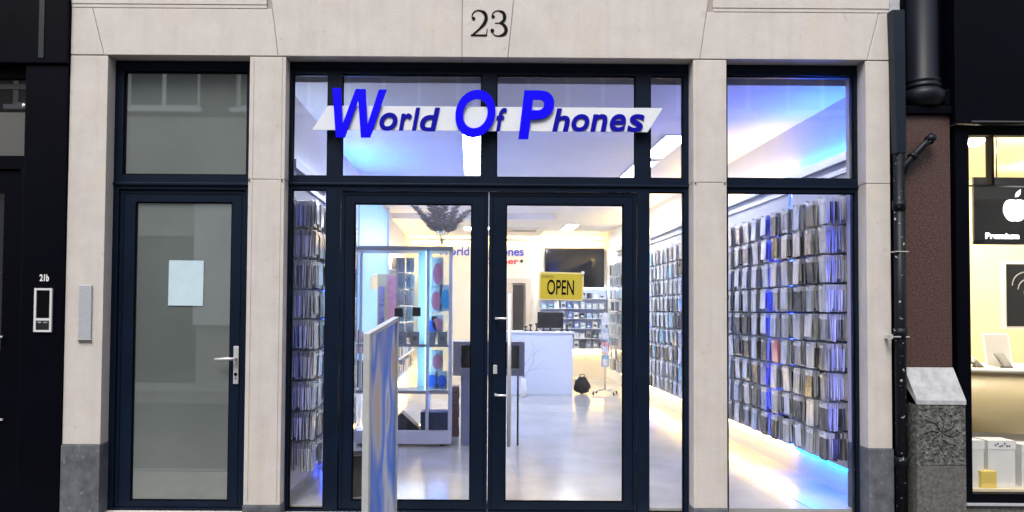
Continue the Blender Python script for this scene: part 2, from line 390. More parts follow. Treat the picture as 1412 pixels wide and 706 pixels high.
# left door unit
lf = frame_unit((-2.757, -1.685, -.10, 3.338), [(-2.69, -1.735, 2.455, 3.262), (-2.712, -1.738, -.085, 2.345)])
bm = B(); box(bm, -2.757, -1.685, .105, .118, 2.375, 2.395, bev=.003); sub('drip_bar', bm, NAVY, lf)
bm = B(); bead(bm, (-2.69, -1.735, 2.455, 3.262), .14, .17); sub('glazing_bead', bm, GASKET, lf)
bm = B(); box(bm, -2.69, -1.735, .150, .162, 2.455, 3.262); sub('pane', bm, GLASSF, lf)
def leaf(x0, x1, z0, z1, g, y0=.135, y1=.195, gm=GLASS, hinge=None):
    bm = B(); plate(bm, x0, x1, z0, z1, [g], y0, y1); dr = sp('door', bm, NAVY)
    bm = B(); bead(bm, g, y0 + .012, y0 + .03, .010); sub('glazing_bead', bm, GASKET, dr)
    bm = B(); a, b, c, e = g
    # raised profile line round the leaf
    for q in ((x0 + .025, x0 + .03, z0 + .02, z1 - .025), (x1 - .03, x1 - .025, z0 + .02, z1 - .025), (x0 + .03, x1 - .03, z1 - .03, z1 - .025)):
        box(bm, q[0], q[1], y0 - .003, y0 + .001, q[2], q[3])
    sub('profile_line', bm, NAVYDK, dr)
    bm = B(); box(bm, g[0], g[1], y0 + .021, y0 + .031, g[2], g[3]); sub('pane', bm, gm, dr)
    if hinge is not None:
        bm = B()
        for z in (.12, 1.1, 2.15): tube(bm, [(hinge, y0 - .008, z), (hinge, y0 - .008, z + .1)], .008, 8)
        sub('hinge', bm, NAVYDK, dr)
    return dr
dl = leaf(-2.706, -1.744, -.08, 2.339, (-2.59, -1.845, -.037, 2.25), gm=GLASSF)
bm = B(); box(bm, -1.815, -1.775, .123, .135, .855, 1.145, bev=.005); ld = sub('handle_plate', bm, STEEL, dl)
bm = B(); tube(bm, [(-1.795, .124, 1.05), (-1.795, .085, 1.05)], .011); tube(bm, [(-1.785, .085, 1.05), (-1.86, .083, 1.048), (-1.945, .088, 1.045)], [.012, .011, .009]); sub('handle', bm, STEEL, dl)
bm = B(); tube(bm, [(-1.795, .124, .93), (-1.795, .118, .93)], .013); tube(bm, [(-1.795, .12, .90), (-1.795, .1185, .90)], .006); sub('lock', bm, NAVYDK, dl)
# centre unit
tz = (2.455, 3.25)
HC = [(-1.388, -1.115, *tz), (-1.008, .072, *tz), (.184, 1.259, *tz), (1.371, 1.628, *tz), (-1.385, -1.117, ST, 2.352), (1.360, 1.632, ST - .01, 2.352), (-1.010, 1.272, -.092, 2.347)]
cf = frame_unit((-1.412, 1.665, -.105, 3.338), HC)
bm = B(); box(bm, -1.412, 1.665, .106, .118, 2.385, 2.402, bev=.003); sub('drip_bar', bm, NAVY, cf)
bm = B()
for h in HC[:6]: bead(bm, h, .14, .155, .009)
sub('glazing_bead', bm, GASKET, cf)
for h in HC[:6]:
    bm = B(); box(bm, h[0], h[1], .15, .16, h[2], h[3]); sub('pane', bm, GLASS, cf)
bm = B(); box(bm, -1.37, 1.62, .108, .119, 3.283, 3.30); sub('top_rail', bm, NAVY, cf)
d1 = leaf(-1.004, .128, -.085, 2.341, (-.905, .002, -.028, 2.25))
d2 = leaf(.134, 1.266, -.085, 2.341, (.262, 1.170, -.028, 2.252))
bm = B(); tube(bm, [(.289, .045, .412), (.289, .045, 1.56)], .0145, 14); 
for z in (.79, 1.37):
    tube(bm, [(.289, .045, z), (.20, .06, z), (.19, .08, z)], .0085, 8); tube(bm, [(.19, .135, z), (.19, .07, z)], .010, 8)
sub('handle', bm, STEEL, d2)
bm = B(); box(bm, .170, .202, .124, .134, .945, 1.015, bev=.0075); lk = sub('lock', bm, STEEL, d2)
# right unit
HR = [(1.963, 2.942, 2.46, 3.258), (1.966, 2.944, -.16, 2.352)]
rf = frame_unit((1.915, 2.965, -.2, 3.338), HR)
bm = B(); box(bm, 1.915, 2.965, .106, .118, 2.385, 2.402, bev=.003); sub('drip_bar', bm, NAVY, rf)
bm = B(); [bead(bm, h, .14, .155, .009) for h in HR]; sub('glazing_bead', bm, GASKET, rf)
for h in HR:
    bm = B(); box(bm, h[0], h[1], .15, .16, h[2], h[3]); sub('pane', bm, GLASS, rf)
# thresholds
for a, b in ((-2.757, -1.685), (-1.412, 1.665)):
    bm = B(); box(bm, a, b, -.03, .24, -.24, -.106, bev=.006); sp('threshold', bm, STONE)
bm = B(); box(bm, 1.915, 2.965, .0, .24, -.24, -.202, bev=.004); sp('threshold', bm, BLUESTONE)
# vestibule behind the side door
bm = B(); box(bm, -2.99, -1.60, .60, .64, -.1, 3.3); sp('vestibule_wall', bm, WALLW)

# ------------------------------------------------------------------ shop interior shell
FZ = -.08
bm = B(); box(bm, -1.62, 3.14, .205, 11.6, -.2, FZ); struct('shop_floor', bm, FLOOR)
bm = B()
for x in (2.62,): box(bm, x, x + .007, .21, 11.4, FZ + .0002, FZ + .0017)
struct('floor_joint_line', bm, P('floor_joint', (.22, .20, .18), .6))
bm = B(); box(bm, -1.62, 3.14, .30, 11.6, 3.235, 3.34); struct('shop_ceiling', bm, CEIL)
bm = B(); box(bm, -1.62, -1.50, .205, 11.6, FZ, 3.235); struct('left_wall', bm, WALLW)
bm = B(); box(bm, 3.115, 3.145, .30, 11.6, FZ, 3.235); struct('right_wall', bm, WALLW)
bm = B(); box(bm, -1.50, 3.115, 11.46, 11.6, FZ, 3.235); struct('back_wall', bm, CREAMW)
bm = B(); box(bm, -.92, 1.18, .23, .335, FZ, FZ + .012); tag(obj('door_mat', bm, MAT), 'grey strip of entrance matting just inside the double doors', 'doormat')
# dropped ceiling bulkhead
bm = B(); box(bm, -1.50, 1.55, 8.2, 11.46, 3.13, 3.234); struct('ceiling_bulkhead', bm, CEIL)

# ceiling light panels
def lightp(x, y, lx, ly, label, z=3.235):
    t = thing('ceiling_light', label, 'ceiling light', (x, y, z), 'recessed ceiling light panels')
    bm = B(); plate(bm, -lx / 2 - .015, lx / 2 + .015, -ly / 2 - .015, ly / 2 + .015, [(-lx / 2, lx / 2, -ly / 2, ly / 2)], 0, .014)
    for v in bm.verts: v.co = (v.co.x, v.co.z, -v.co.y)
    bmesh.ops.recalc_face_normals(bm, faces=bm.faces); obj('frame', bm, WHITE, t)
    bm = B(); box(bm, -lx / 2, lx / 2, -ly / 2, ly / 2, -.009, -.001); obj('diffuser', bm, LEDP2 if y > 6 else LEDP, t)
    return t
for (x, y, lab) in ((.02, 2.45, 'white ceiling light panel seen just below the big O of the sign'), (.02, 3.65, 'ceiling light panel second behind the big O of the sign'),
                    (2.10, 2.5, 'bright ceiling light panel seen through narrow transom beside the stone pier'), (2.10, 3.8, 'ceiling light panel behind the last letters of the sign'),
                    (.02, 6.1, 'ceiling light panel hidden behind the door transom bar, middle row'), (2.10, 6.4, 'ceiling light panel deep in the shop above the packet wall'),
                    (2.10, 10.3, 'small ceiling light panel above the wall television'),):
    lightp(x, y, .24, 1.1, lab)
lightp(.1, 9.7, .5, .5, 'square ceiling light panel in the lowered ceiling at the rear', 3.13)
for x, y, p in ((.3, 3, 26), (.3, 6.5, 26), (1.6, 9.6, 16)):
    pass

# AC cassette
t = thing('air_vent', 'long slotted white air vent in the ceiling left of the television', 'air vent', (1.05, 9.9, 3.13))
bm = B(); box(bm, -.35, .35, -.3, .3, -.03, 0, bev=.01); obj('body', bm, WHITE, t)
bm = B(); [box(bm, -.3, .3, y, y + .03, -.034, -.0305) for y in (-.22, -.1, .02, .14)]; obj('slot', bm, BLACKM, t)

# ------------------------------------------------------------------ display walls
PANEL = P('slatwall', (.62, .62, .64), .5)
RAIL = P('dark_rail', (.03, .035, .06), .4, .3)
TRIM = P('grey_aluminium_trim', (.45, .46, .5), .35, .6)
def display_wall(name, label, X, sgn, y0, y1, rows, z0, z1, gaps, blue_to, mirror=False):
    """X = face of the panel, sgn = direction in which hooks stick out"""
    t = thing(name, label, 'display wall', (X, y0, FZ))
    def W(bm_, nm, mt):
        for v in bm_.verts: v.co -= Vector((X, y0, FZ))
        return obj(nm, bm_, mt, t)
    segs = []; a = y0
    for g in gaps: segs.append((a, g - .045)); a = g + .045
    segs.append((a, y1))
    xa, xb = sorted((X, X - sgn * .03))
    for a, b in segs:
        bm = B(); box(bm, xa, xb, a, b, z0, z1); W(bm, 'panel', PANEL)
    for g in gaps:
        xc, xd = sorted((X - sgn * .012, X - sgn * .02)); bm = B(); box(bm, xc, xd, g - .035, g + .035, z0, z1 - .3); W(bm, 'light_strip', LEDR)
    for z in rows:
        bm = B(); c, e = sorted((X + sgn * .001, X + sgn * .014)); box(bm, c, e, y0 + .01, y1, z + .012, z + .03); W(bm, 'rail', RAIL)
    # head trim: three long bands
    c, e = sorted((X + sgn * .001, X + sgn * .05)); bm = B(); box(bm, c, e, y0, y1, z1 - .07, z1 - .002); W(bm, 'head_trim', TRIM)
    c, e = sorted((X + sgn * .001, X + sgn * .025)); bm = B(); box(bm, c, e, y0, y1, z1 - .16, z1 - .12); W(bm, 'head_trim', TRIM)
    return t, W
RROWS = [2.36 - .237 * k for k in range(9)]
XR = 3.02
rw, W = display_wall('display_wall', 'long wall of hanging phone case packets seen through the big side window', XR, -1, .27, 9.7, RROWS, .18, 2.72, [1.45, 4.2, 7.0], 1.4)
def strip(Wf, x0, x1, y0, y1, z0, z1, mt):
    bm = B(); box(bm, x0, x1, y0, y1, z0, z1); Wf(bm, 'light_strip', mt)
for y0, y1, mt in ((.30, 1.45, LEDB), (1.55, 9.6, LEDW)):
    strip(W, 3.055, 3.085, y0, y1, 2.722, 2.735, mt)
    strip(W, 3.055, 3.085, y0, y1, .150, .163, LEDB2 if mt is LEDB else LEDW2)
strip(W, 2.957, 2.9645, .202, .214, .25, 2.4, ROYAL)
LROWS = [2.30 - .243 * k for k in range(9)]
XL = -1.44
lw_, W2 = display_wall('display_wall', 'narrow wall of hanging phone case packets in the slim window left of the double doors', XL, 1, .27, 2.9, LROWS, .0, 2.62, [1.7], 1)
strip(W2, -1.485, -1.465, .3, 2.9, 2.622, 2.635, LEDC)
strip(W2, -1.485, -1.465, 2.6, 3.75, 2.75, 2.77, CYANL)
strip(W2, -1.409, -1.396, .203, .222, .3, 2.35, ROYALS)
for _z in (0,): pass

# packets
PK = [P('pack_clear', (.42, .44, .43), .25, col2=(.62, .63, .63), vscale=25), P('pack_white', (.78, .79, .80), .3), P('pack_black', (.025, .025, .03), .35), P('pack_grey_green', (.22, .25, .22), .3, col2=(.42, .44, .40), vscale=30),
      P('pack_brown', (.16, .10, .06), .4), P('pack_blue', (.05, .12, .42), .35), P('pack_pale_blue', (.35, .45, .65), .35), P('pack_pink', (.75, .22, .30), .4), P('pack_smoke', (.14, .14, .15), .25), P('pack_cyan', (.15, .42, .60), .35)]
PNAMES = [('grey', [0, 3, 0, 1, 8, 3]), ('white and grey', [1, 0, 1, 0, 2, 3]), ('dark', [2, 8, 2, 1, 3, 0]), ('grey-green', [3, 3, 0, 8, 1]), ('brown and white', [4, 1, 3, 0, 2, 8]), ('pale blue', [6, 1, 0, 0, 8]), ('clear', [0, 0, 3, 1, 1, 8]), ('mixed grey and black', [8, 1, 2, 0, 3])]
CYAN = ('cyan and white', [9, 1, 6, 9, 0]); PINKN = ('pink', [7, 7, 1, 7, 7])
def stack_bm(pal, sgn, seed, depth=.175, wy=.13, h=.212):
    rnd = random.Random(seed); bm = B()
    tube(bm, [(0, 0, 0), (sgn * (depth + .015), 0, -.0), (sgn * (depth + .022), 0, .008)], .0025, 5, mi=2)
    x = .012; nn = rnd.choice((11, 12, 13, 14))
    if rnd.random() < .15: nn -= 3
    for k in range(nn):
        t_ = rnd.uniform(.004, .011); c = rnd.choice(pal)
        hh = h * rnd.choice((1.0, .98, .96, .93, .86)); ww = wy * rnd.uniform(.88, 1.0)
        M = Matrix.Translation((sgn * x, 0, -.0)) @ Matrix.Rotation(rnd.uniform(-.06, .06), 4, 'Z') @ Matrix.Rotation(rnd.uniform(-.05, .05), 4, 'Y') @ Matrix.Rotation(rnd.uniform(-.03, .03), 4, 'X')
        box(bm, -t_ / 2, t_ / 2, -ww / 2, ww / 2, -hh, -.035, mi=c, M=M)
        box(bm, -.001, .001, -ww / 2, ww / 2, -.035, .008, mi=1 if rnd.random() < .7 else c, M=M)
        x += depth / nn
    box(bm, sgn * (depth + .018) - .001, sgn * (depth + .018) + .001, -.02, .02, -.028, -.004, mi=1)
    return bm
for _m, (_a, _b) in zip(PK, [((.44, .45, .45), (.72, .73, .74)), ((.60, .61, .63), (.82, .82, .82)), ((.03, .03, .035), (.12, .12, .12)), ((.30, .32, .31), (.56, .57, .55)), ((.12, .07, .05), (.40, .34, .28)), ((.04, .08, .35), (.25, .32, .60)), ((.28, .36, .52), (.62, .66, .74)), ((.62, .15, .2), (.8, .5, .5)), ((.14, .14, .15), (.40, .40, .42)), ((.12, .36, .52), (.45, .62, .7))]):
    n = _m.node_tree; p = n.nodes['Principled BSDF']; p.inputs['Roughness'].default_value = .22
    tc = n.nodes.new('ShaderNodeTexCoord'); vz = n.nodes.new('ShaderNodeTexNoise'); vz.inputs['Scale'].default_value = 34; vz.inputs['Detail'].default_value = 2
    oi = n.nodes.new('ShaderNodeObjectInfo'); ad = n.nodes.new('ShaderNodeVectorMath'); ad.operation = 'ADD'
    n.links.new(tc.outputs['Object'], ad.inputs[0]); n.links.new(oi.outputs['Random'], ad.inputs[1]); mp = n.nodes.new('ShaderNodeMapping'); mp.inputs['Scale'].default_value = (1.2, .55, .14); n.links.new(ad.outputs[0], mp.inputs[0]); n.links.new(mp.outputs[0], vz.inputs['Vector'])
    cr = n.nodes.new('ShaderNodeValToRGB'); cr.color_ramp.elements[0].position = .36; cr.color_ramp.elements[1].position = .62
    cr.color_ramp.elements[0].color = (*_a, 1); cr.color_ramp.elements[1].color = (*_b, 1)
    n.links.new(vz.outputs['Fac'], cr.inputs[0]); n.links.new(cr.outputs[0], p.inputs['Base Color'])
VAR = {}
def variant(key, sgn, seed):
    k = (key[0], sgn, seed)
    if k not in VAR:
        o = obj('packet_stack', stack_bm(key[1], sgn, hash(str(key[1])) % 97 * 0 + seed + len(key[0]) * 13), PK); VAR[k] = [o.data, o]
    return VAR[k]
ORD = ['first', 'second', 'third', 'fourth', 'fifth', 'sixth', 'seventh', 'eighth', 'ninth', 'tenth', 'eleventh', 'twelfth']
rnd = random.Random(5)
def place(key, sgn, x, y, z, label, group, i):
    v = variant(key, sgn, i % 3)
    if v[1] is not None: o = v[1]; v[1] = None
    else: o = bpy.data.objects.new('packet_stack', v[0]); COL.objects.link(o)
    o.location = (x, y, z)
    return tag(o, label, 'phone case packets', group)
PITCH = .24
cols = []; y = .42
while y < 9.65:
    if all(abs(y - g) > .07 for g in (1.45, 4.2, 7.0)): cols.append(y)
    y += PITCH
hidden = []
for y in cols:
    # which window shows this column
    if y < 2.95: sec, wh = 0, 'in the big side window'
    elif 4.5 < y < 7.0: sec, wh = 1, 'in the slim window'
    elif y > 8.1: sec, wh = 2, 'beside the open door pane'
    else: hidden.append(y); continue
    secc = [c for c in cols if (c < 2.95 if sec == 0 else 4.5 < c < 7.0 if sec == 1 else c > 8.1)]
    j = secc.index(y)
    for r, z in enumerate(RROWS):
        key = rnd.choice(PNAMES)
        if sec and rnd.random() < .45: key = rnd.choice((CYAN, PNAMES[5], PNAMES[1]))
        if sec == 0 and abs(y - 1.62) < .03 and r in (0, 1, 3, 4, 6, 7): key = ('royal blue', [5, 5, 6, 5, 1])
        if sec == 0 and r == 5 and abs(y - 1.38) < .14 and y < 1.4: key = PINKN
        where = ('%s packets in big side window, %s row down, %s hook from street',
                 '%s packets in slim pier window, %s row down, %s hook from front',
                 '%s packets deep in shop, %s row down, %s hook from front')[sec]
        place(key, -1, XR - .016, y + rnd.uniform(-.012, .012), z - .0 + .0, (where % (key[0], ORD[r], ORD[j])), 'phone case packets on the long wall', rnd.randrange(3))
bm = B()
for y in hidden:
    for z in RROWS:
        for k in range(5): box(bm, XR - .03 - k * .03, XR - .018 - k * .03, y - .05, y + .05, z - .18, z, mi=rnd.choice((0, 1, 2, 3)))
if len(bm.verts): tag(obj('packet_stacks', bm, PK), 'phone case packets hanging along the long wall behind the pier and door stile', 'phone case packets', 'phone case packets on the long wall', 'stuff')
else: bm.free()
for j, y in enumerate([.42 + .2 * k for k in range(11)]):
    for r, z in enumerate(LROWS):
        key = rnd.choice(PNAMES[1:])
        place(key, 1, XL + .016, y + rnd.uniform(-.01, .01), z, '%s packets in leftmost slim window, %s row down, %s hook inward' % (key[0], ORD[r], ORD[j]), 'phone case packets on the narrow wall', rnd.randrange(3))

# things stored on top / small goods inside -------------------------------------------------
# blue lit poster and goods on left wall deeper in
BLUEP = P('sky_blue_backlit_print', (.18, .42, .85), .35, col2=(.22, .47, .88), vscale=1.2, emit=(.2, .48, 1), es=.30)
t = thing('wall_poster', 'tall light blue poster with a strip of yellow sand on the left wall', 'poster', (-1.5, 5.3, FZ))
bm = B(); box(bm, 0, .02, -1.1, 2.1, .55, 3.2); obj('panel', bm, BLUEP, t)
bm = B(); prism(bm, [(-.8, 1.98), (-.3, 2.06), (.3, 2.03), (.9, 2.1), (.9, 1.82), (.3, 1.78), (-.2, 1.84), (-.8, 1.80)], .021, .024)
for v in bm.verts: v.co = (v.co.y, v.co.x + .8, v.co.z)
bmesh.ops.recalc_face_normals(bm, faces=bm.faces); obj('sand_print', bm, P('sand_print', (.62, .5, .26), .4, col2=(.75, .65, .4), vscale=9), t)
bm = B(); box(bm, 0, .05, 2.1, 2.16, 0, 3.3); obj('edge_trim', bm, WHITE, t)

# left wall shelving beyond the poster: boxes of accessories
t = thing('wall_shelf', 'tall white shelving of small goods on the left wall beyond the blue poster', 'shelf', (-1.5, 7.55, FZ))
bm = B(); box(bm, .03, .06, 0, 3.8, .02, .05); obj('light_strip', bm, LEDW, t)
bm = B(); box(bm, .03, .06, 0, 3.8, 2.42, 2.44); obj('light_strip', bm, LEDW, t)
bm = B(); box(bm, 0, .02, 0, 3.8, .1, 2.4); obj('panel', bm, WHITE, t)
for k in range(7):
    bm = B(); box(bm, .021, .24, 0, 3.8, .3 + .32 * k, .315 + .32 * k); obj('shelf', bm, WHITE, t)
rnd = random.Random(11)
for k in range(7):
    for j in range(9):
        c = rnd.choice([1, 6, 2, 5, 9, 0, 1, 8, 4]); hgt = rnd.uniform(.12, .25)
        y = 7.72 + .40 * j + rnd.uniform(0, .08)
        bm = B(); box(bm, -.06, .06, -.13, .13, 0, hgt, mi=c, bev=0); box(bm, -.04, .0605, -.10, .10, hgt * .3, hgt * .7, mi=rnd.choice([1, 5, 2])) if False else None
        o = obj('accessory_box', bm, PK); o.location = (-1.36, y, FZ + .315 + .32 * k)
        tag(o, '%s accessory box on tall left shelving, shelf %s from the floor, %s box inward' % (['clear', 'white', 'black', 'green', 'brown', 'blue', 'pale blue', 'pink', 'smoky', 'cyan'][c], ORD[k], ORD[j]), 'box', 'boxes on the left wall shelving')

# -- gondola: tall white framed glass display stand
gx0, gx1, gy0, gy1, gz = -1.30, -.215, 2.68, 3.08, 2.09
GF = P('white_powder_coat', (.78, .80, .84), .35)
GG = glass('display_glass', base=.06, tint=(.93, .98, 1.0))
t = thing('display_stand', 'tall white framed glass display stand behind the left door pane', 'display stand', (gx0, gy0, FZ))
def G(bm_, nm, mt, par=None):
    for v in bm_.verts: v.co -= Vector((gx0, gy0, FZ))
    return obj(nm, bm_, mt, t)
bm = B(); box(bm, gx0, gx1, gy0, gy1, FZ + .03, FZ + .17, bev=.004); G(bm, 'base', GF)
for x in (gx0, gx1 - .035, -.50):
    for yy in (gy0, gy1 - .035):
        bm = B(); box(bm, x, x + .035, yy, yy + .035, FZ + .172, gz); G(bm, 'post', GF)
bm = B(); box(bm, gx0 - .01, gx1 + .01, gy0 - .01, gy1 + .01, gz, gz + .05, bev=.004); G(bm, 'top', TRIM)
for z in (.50, 1.02): 
    bm = B(); box(bm, gx0 + .036, gx1 - .036, gy0 + .01, gy1 - .01, z, z + .035 if z < .6 else z + .03); G(bm, 'shelf', TRIM)
bm = B(); box(bm, -.505, -.515, gy0 + .04, gy1 - .04, .54, gz - .01); G(bm, 'light_strip', E('cyan_edge_light', (.25, .65, 1), 2.2))
bm = B(); box(bm, -.50 + .037, gx1 - .036, gy0 + .006, gy0 + .012, .54, gz); G(bm, 'glass_front', GG)
bm = B(); box(bm, gx0 + .06, -.52, gy0 + .2, gy0 + .22, .48, .495); G(bm, 'light_strip', LEDC)
bm = B(); box(bm, -.46, gx1 - .06, gy0 + .2, gy0 + .22, .48, .495); G(bm, 'light_strip', LEDB2)
bm = B(); box(bm, gx0 + .06, -.52, gy1 - .06, gy1 - .04, FZ + .175, FZ + .19); G(bm, 'light_strip', LEDW)
bm = B(); box(bm, -.62, -.52, gy1 - .02, gy1 - .01, .54, gz); G(bm, 'back_panel', WHITE)
for x in (gx0 + .1, gx1 - .1):
    bm = B(); tube(bm, [(x, gy0 + .07, FZ + .0), (x, gy0 + .07, FZ + .03)], .025, 10); G(bm, 'foot', BLACKM)
# goods of the stand
def item(name, bm, mt, label, cat, loc, group=None, par=None):
    o = obj(name, bm, mt); o.location = loc; return tag(o, label, cat, group)
def blister(c, h=.22, wd=.1):
    bm = B(); box(bm, -wd / 2, wd / 2, -.006, .006, -h, 0, mi=1)
    pts = [(wd * .42 * math.cos(a * math.pi / 8), -h * .55 + h * .36 * math.sin(a * math.pi / 8)) for a in range(16)]
    prism(bm, pts, -.03, -.0065, mi=c); return bm
PKS = list(PK); PKS[7] = P('pink_case', (.80, .16, .26), .4, col2=(.85, .28, .36), vscale=12); PKS[5] = P('blue_case', (.02, .16, .75), .35); PKS[9] = P('cyan_case', (.03, .38, .66), .35)
for k, (x, z, c, hh, lab) in enumerate([(-.385, 2.03, 7, .34, 'pink case packet at the top of the glass stand'), (-.40, 1.70, 7, .30, 'pink case packet second down in the glass stand'),
        (-.385, 1.38, 7, .20, 'small pink case packet above the grey shelf of the glass stand'), (-.38, .98, 7, .24, 'pink case packet below the grey shelf of the glass stand'),
        (-.29, 1.72, 9, .30, 'cyan case packet at the right post of the glass stand'), (-.45, 1.36, 5, .24, 'blue packet in the middle of the glass stand'),
        (-.33, .74, 5, .2, 'deep blue packet above the lower shelf of the glass stand'), (-.44, .74, 5, .2, 'deep blue packet beside its twin, left one, above lower shelf')]):
    item('phone_case', blister(c, hh, .13), PKS, lab, 'phone case', (x, 2.86 if k < 6 else 2.84, z))
cn = 0
for j, x in enumerate((-.80, -.69)):
    for k in range(5):
        c = rnd.choice([1, 0, 6, 9, 1, 1, 6, 0]); z = 2.02 - .185 * k
        item('phone_case', blister(c, .165, .095), PK, '%s case packet in the glass stand, %s column, %s from its top' % (['clear', 'white', 'black', 'green', 'brown', 'blue', 'pale blue', 'pink', 'smoky', 'cyan'][c], ORD[j], ORD[k]), 'phone case', (x, 2.80 + .05 * (k % 2), z), 'case packets in the glass stand')
for j, x in enumerate((-.78, -.63, -.455, -.32)):
    bm = B(); box(bm, -.055, .055, -.04, .04, 0, .14, mi=0, bev=.004); box(bm, -.025, .025, -.043, -.0405, .04, .09, mi=1)
    item('watch_box', bm, [TRIM, PK[8]], 'grey boxed watch on the mid shelf of the glass stand, %s along' % ORD[j], 'watch box', (x, 2.78, 1.0505), 'watch boxes on the glass stand')
for j, x in enumerate((-.81, -.61)):
    bm = B(); box(bm, -.045, .045, -.03, .03, 0, .10, bev=.003)
    item('camera_box', bm, BLACKM, 'small black box high in the glass stand, %s of two' % ORD[j], 'box', (x, 2.74, 1.35 + (0.01 * j)), 'small black boxes in the glass stand')
bm = B(); prism(bm, [(-.2, 0), (.2, 0), (.2, .012), (0, .19), (-.2, .012)], -.11, .11); item('tent_card', bm, BLACKM, 'dark tent shaped card on the base of the glass stand', 'display card', (-.77, 2.87, .091))
bm = B(); box(bm, -.16, .16, -.12, .12, 0, .2, bev=.01); item('carton', bm, P('dark_blue_grey_carton', (.03, .045, .08), .7, col2=(.05, .07, .11), vscale=20), 'dark blue grey carton on the base of the glass stand', 'box', (-.40, 2.88, .091))

# vase with dried palm fronds
t = thing('palm_vase', 'clear vase of dried brown-grey palm fronds on top of the glass stand', 'vase', (-.34, 2.88, gz + .05))
bm = B(); lathe(bm, [(.04, 0), (.045, .01), (.035, .12), (.05, .22), (.055, .23), (.045, .225), (.03, .12)], 0, 0, 16); obj('vase', bm, GG, t)
PALM = P('dried_palm', (.13, .11, .09), .9, col2=(.30, .27, .23), vscale=40)
rnd = random.Random(3)
for k, (ax, ay, hh) in enumerate([(-.30, 0, .50), (-.16, .05, .56), (.02, -.04, .58), (.17, .04, .52), (.30, 0, .46), (-.08, .1, .5)]):
    bm = B(); pts = []
    for i in range(13):
        u = i / 12; pts.append(Vector((ax * u ** 1.3, ay * u, .03 + hh * u - .06 * u * u * abs(ax) / .3)))
    tube(bm, pts, [.004 - .003 * i / 12 for i in range(13)], 5)
    for i in range(5, 13):
        for q in range(5):
            for s in (-1, 1):
                p = pts[i - 1].lerp(pts[i], q / 5.); L_ = .11 * (1.15 - .6 * (i - 5) / 8) * rnd.uniform(.7, 1.1)
                e = p + Vector((s * L_ * .75 + ax * .1, rnd.uniform(-.03, .03), L_ * rnd.uniform(.2, .7)))
                dd = Vector((0, rnd.uniform(-.004, .004), .0055))
                bm.faces.new([bm.verts.new(p - dd), bm.verts.new(p.lerp(e, .5) + Vector((0, .003, -.006))), bm.verts.new(e), bm.verts.new(p + dd + Vector((0, 0, .006)))])
    obj('frond', bm, PALM, t)

# yellow and pink poster board behind
t = thing('poster_board', 'narrow yellow board with a pink strip standing behind the glass stand', 'poster', (-1.02, 3.6, FZ))
bm = B(); box(bm, -.14, .14, 0, .03, .95, 1.95); obj('board', bm, P('yellow_print', (.75, .6, .2), .5, col2=(.8, .68, .35), vscale=8), t)
bm = B(); box(bm, -.02, .10, -.004, -.001, 1.0, 1.93); obj('pink_strip', bm, P('pink_print', (.72, .25, .27), .5, col2=(.8, .42, .42), vscale=14), t)
bm = B(); box(bm, -.115, -.05, -.03, -.001, 1.15, 1.8, bev=.005); obj('phone_print', bm, P('dark_print', (.08, .07, .2), .4, col2=(.5, .45, .6), vscale=12), t)
bm = B(); box(bm, -.02, .02, 0, .03, .02, .95); box(bm, -.15, .15, -.12, .15, 0, .02); obj('stand', bm, ALU, t)

# grey display table right of the stand
t = thing('display_table', 'grey boxed display table on a panel leg between the double doors', 'table', (.18, 2.95, FZ))
bm = B(); plate(bm, -.38, .42, .78, 1.16, [(-.29, -.0, .86, 1.12), (.06, .36, .86, 1.12)], -.2, .2); obj('table_top', bm, P('grey_laminate', (.24, .25, .28), .4), t)
bm = B(); box(bm, -.37, .41, .16, .19, .79, 1.15); obj('back_panel', bm, WHITE, t)
bm = B(); box(bm, -.29, -.12, -.16, .16, 0, .779); obj('leg', bm, P('blue_grey_laminate', (.26, .29, .38), .4), t)
bm = B(); box(bm, .34, .36, -.16, -.14, 0, .779); obj('leg', bm, BLACKM, t)
bm = B(); lathe(bm, [(.05, 0), (.09, .01), (.10, .08), (.08, .17), (.095, .2), (.07, .23), (.02, .235)], 0, 0, 18)
item('speaker', bm, BLACKM, 'round black speaker inside the grey display table', 'speaker', (-.02, 2.92, .78))
bm = B(); [box(bm, -.06 + .004 * (k % 2), .05 - .003 * (k % 3), -.1, .1, .075 * k, .075 * k + .07, bev=.004) for k in range(8)]
item('carton_stack', bm, P('brown_carton', (.07, .035, .03), .7, col2=(.12, .06, .05), vscale=20), 'stack of dark brown cartons between glass stand and grey table', 'box', (-.185 + .0, 3.45, FZ))

# white column of the counter area / beige door frame
t = thing('staff_doorway', 'beige framed rear doorway with a dark opening in the back wall', 'doorway', (1.0, 11.4, FZ))
BEI = P('beige_frame', (.55, .47, .38), .6)
bm = B(); plate(bm, -.35, .35, 0, 2.25, [(-.25, .25, 0, 2.15)], -.02, .05); obj('frame', bm, BEI, t)
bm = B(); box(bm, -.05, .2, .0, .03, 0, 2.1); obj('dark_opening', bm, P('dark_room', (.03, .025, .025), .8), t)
bm = B(); box(bm, -.25, -.055, .0, .04, 0, 2.15); obj('door', bm, BEI, t)

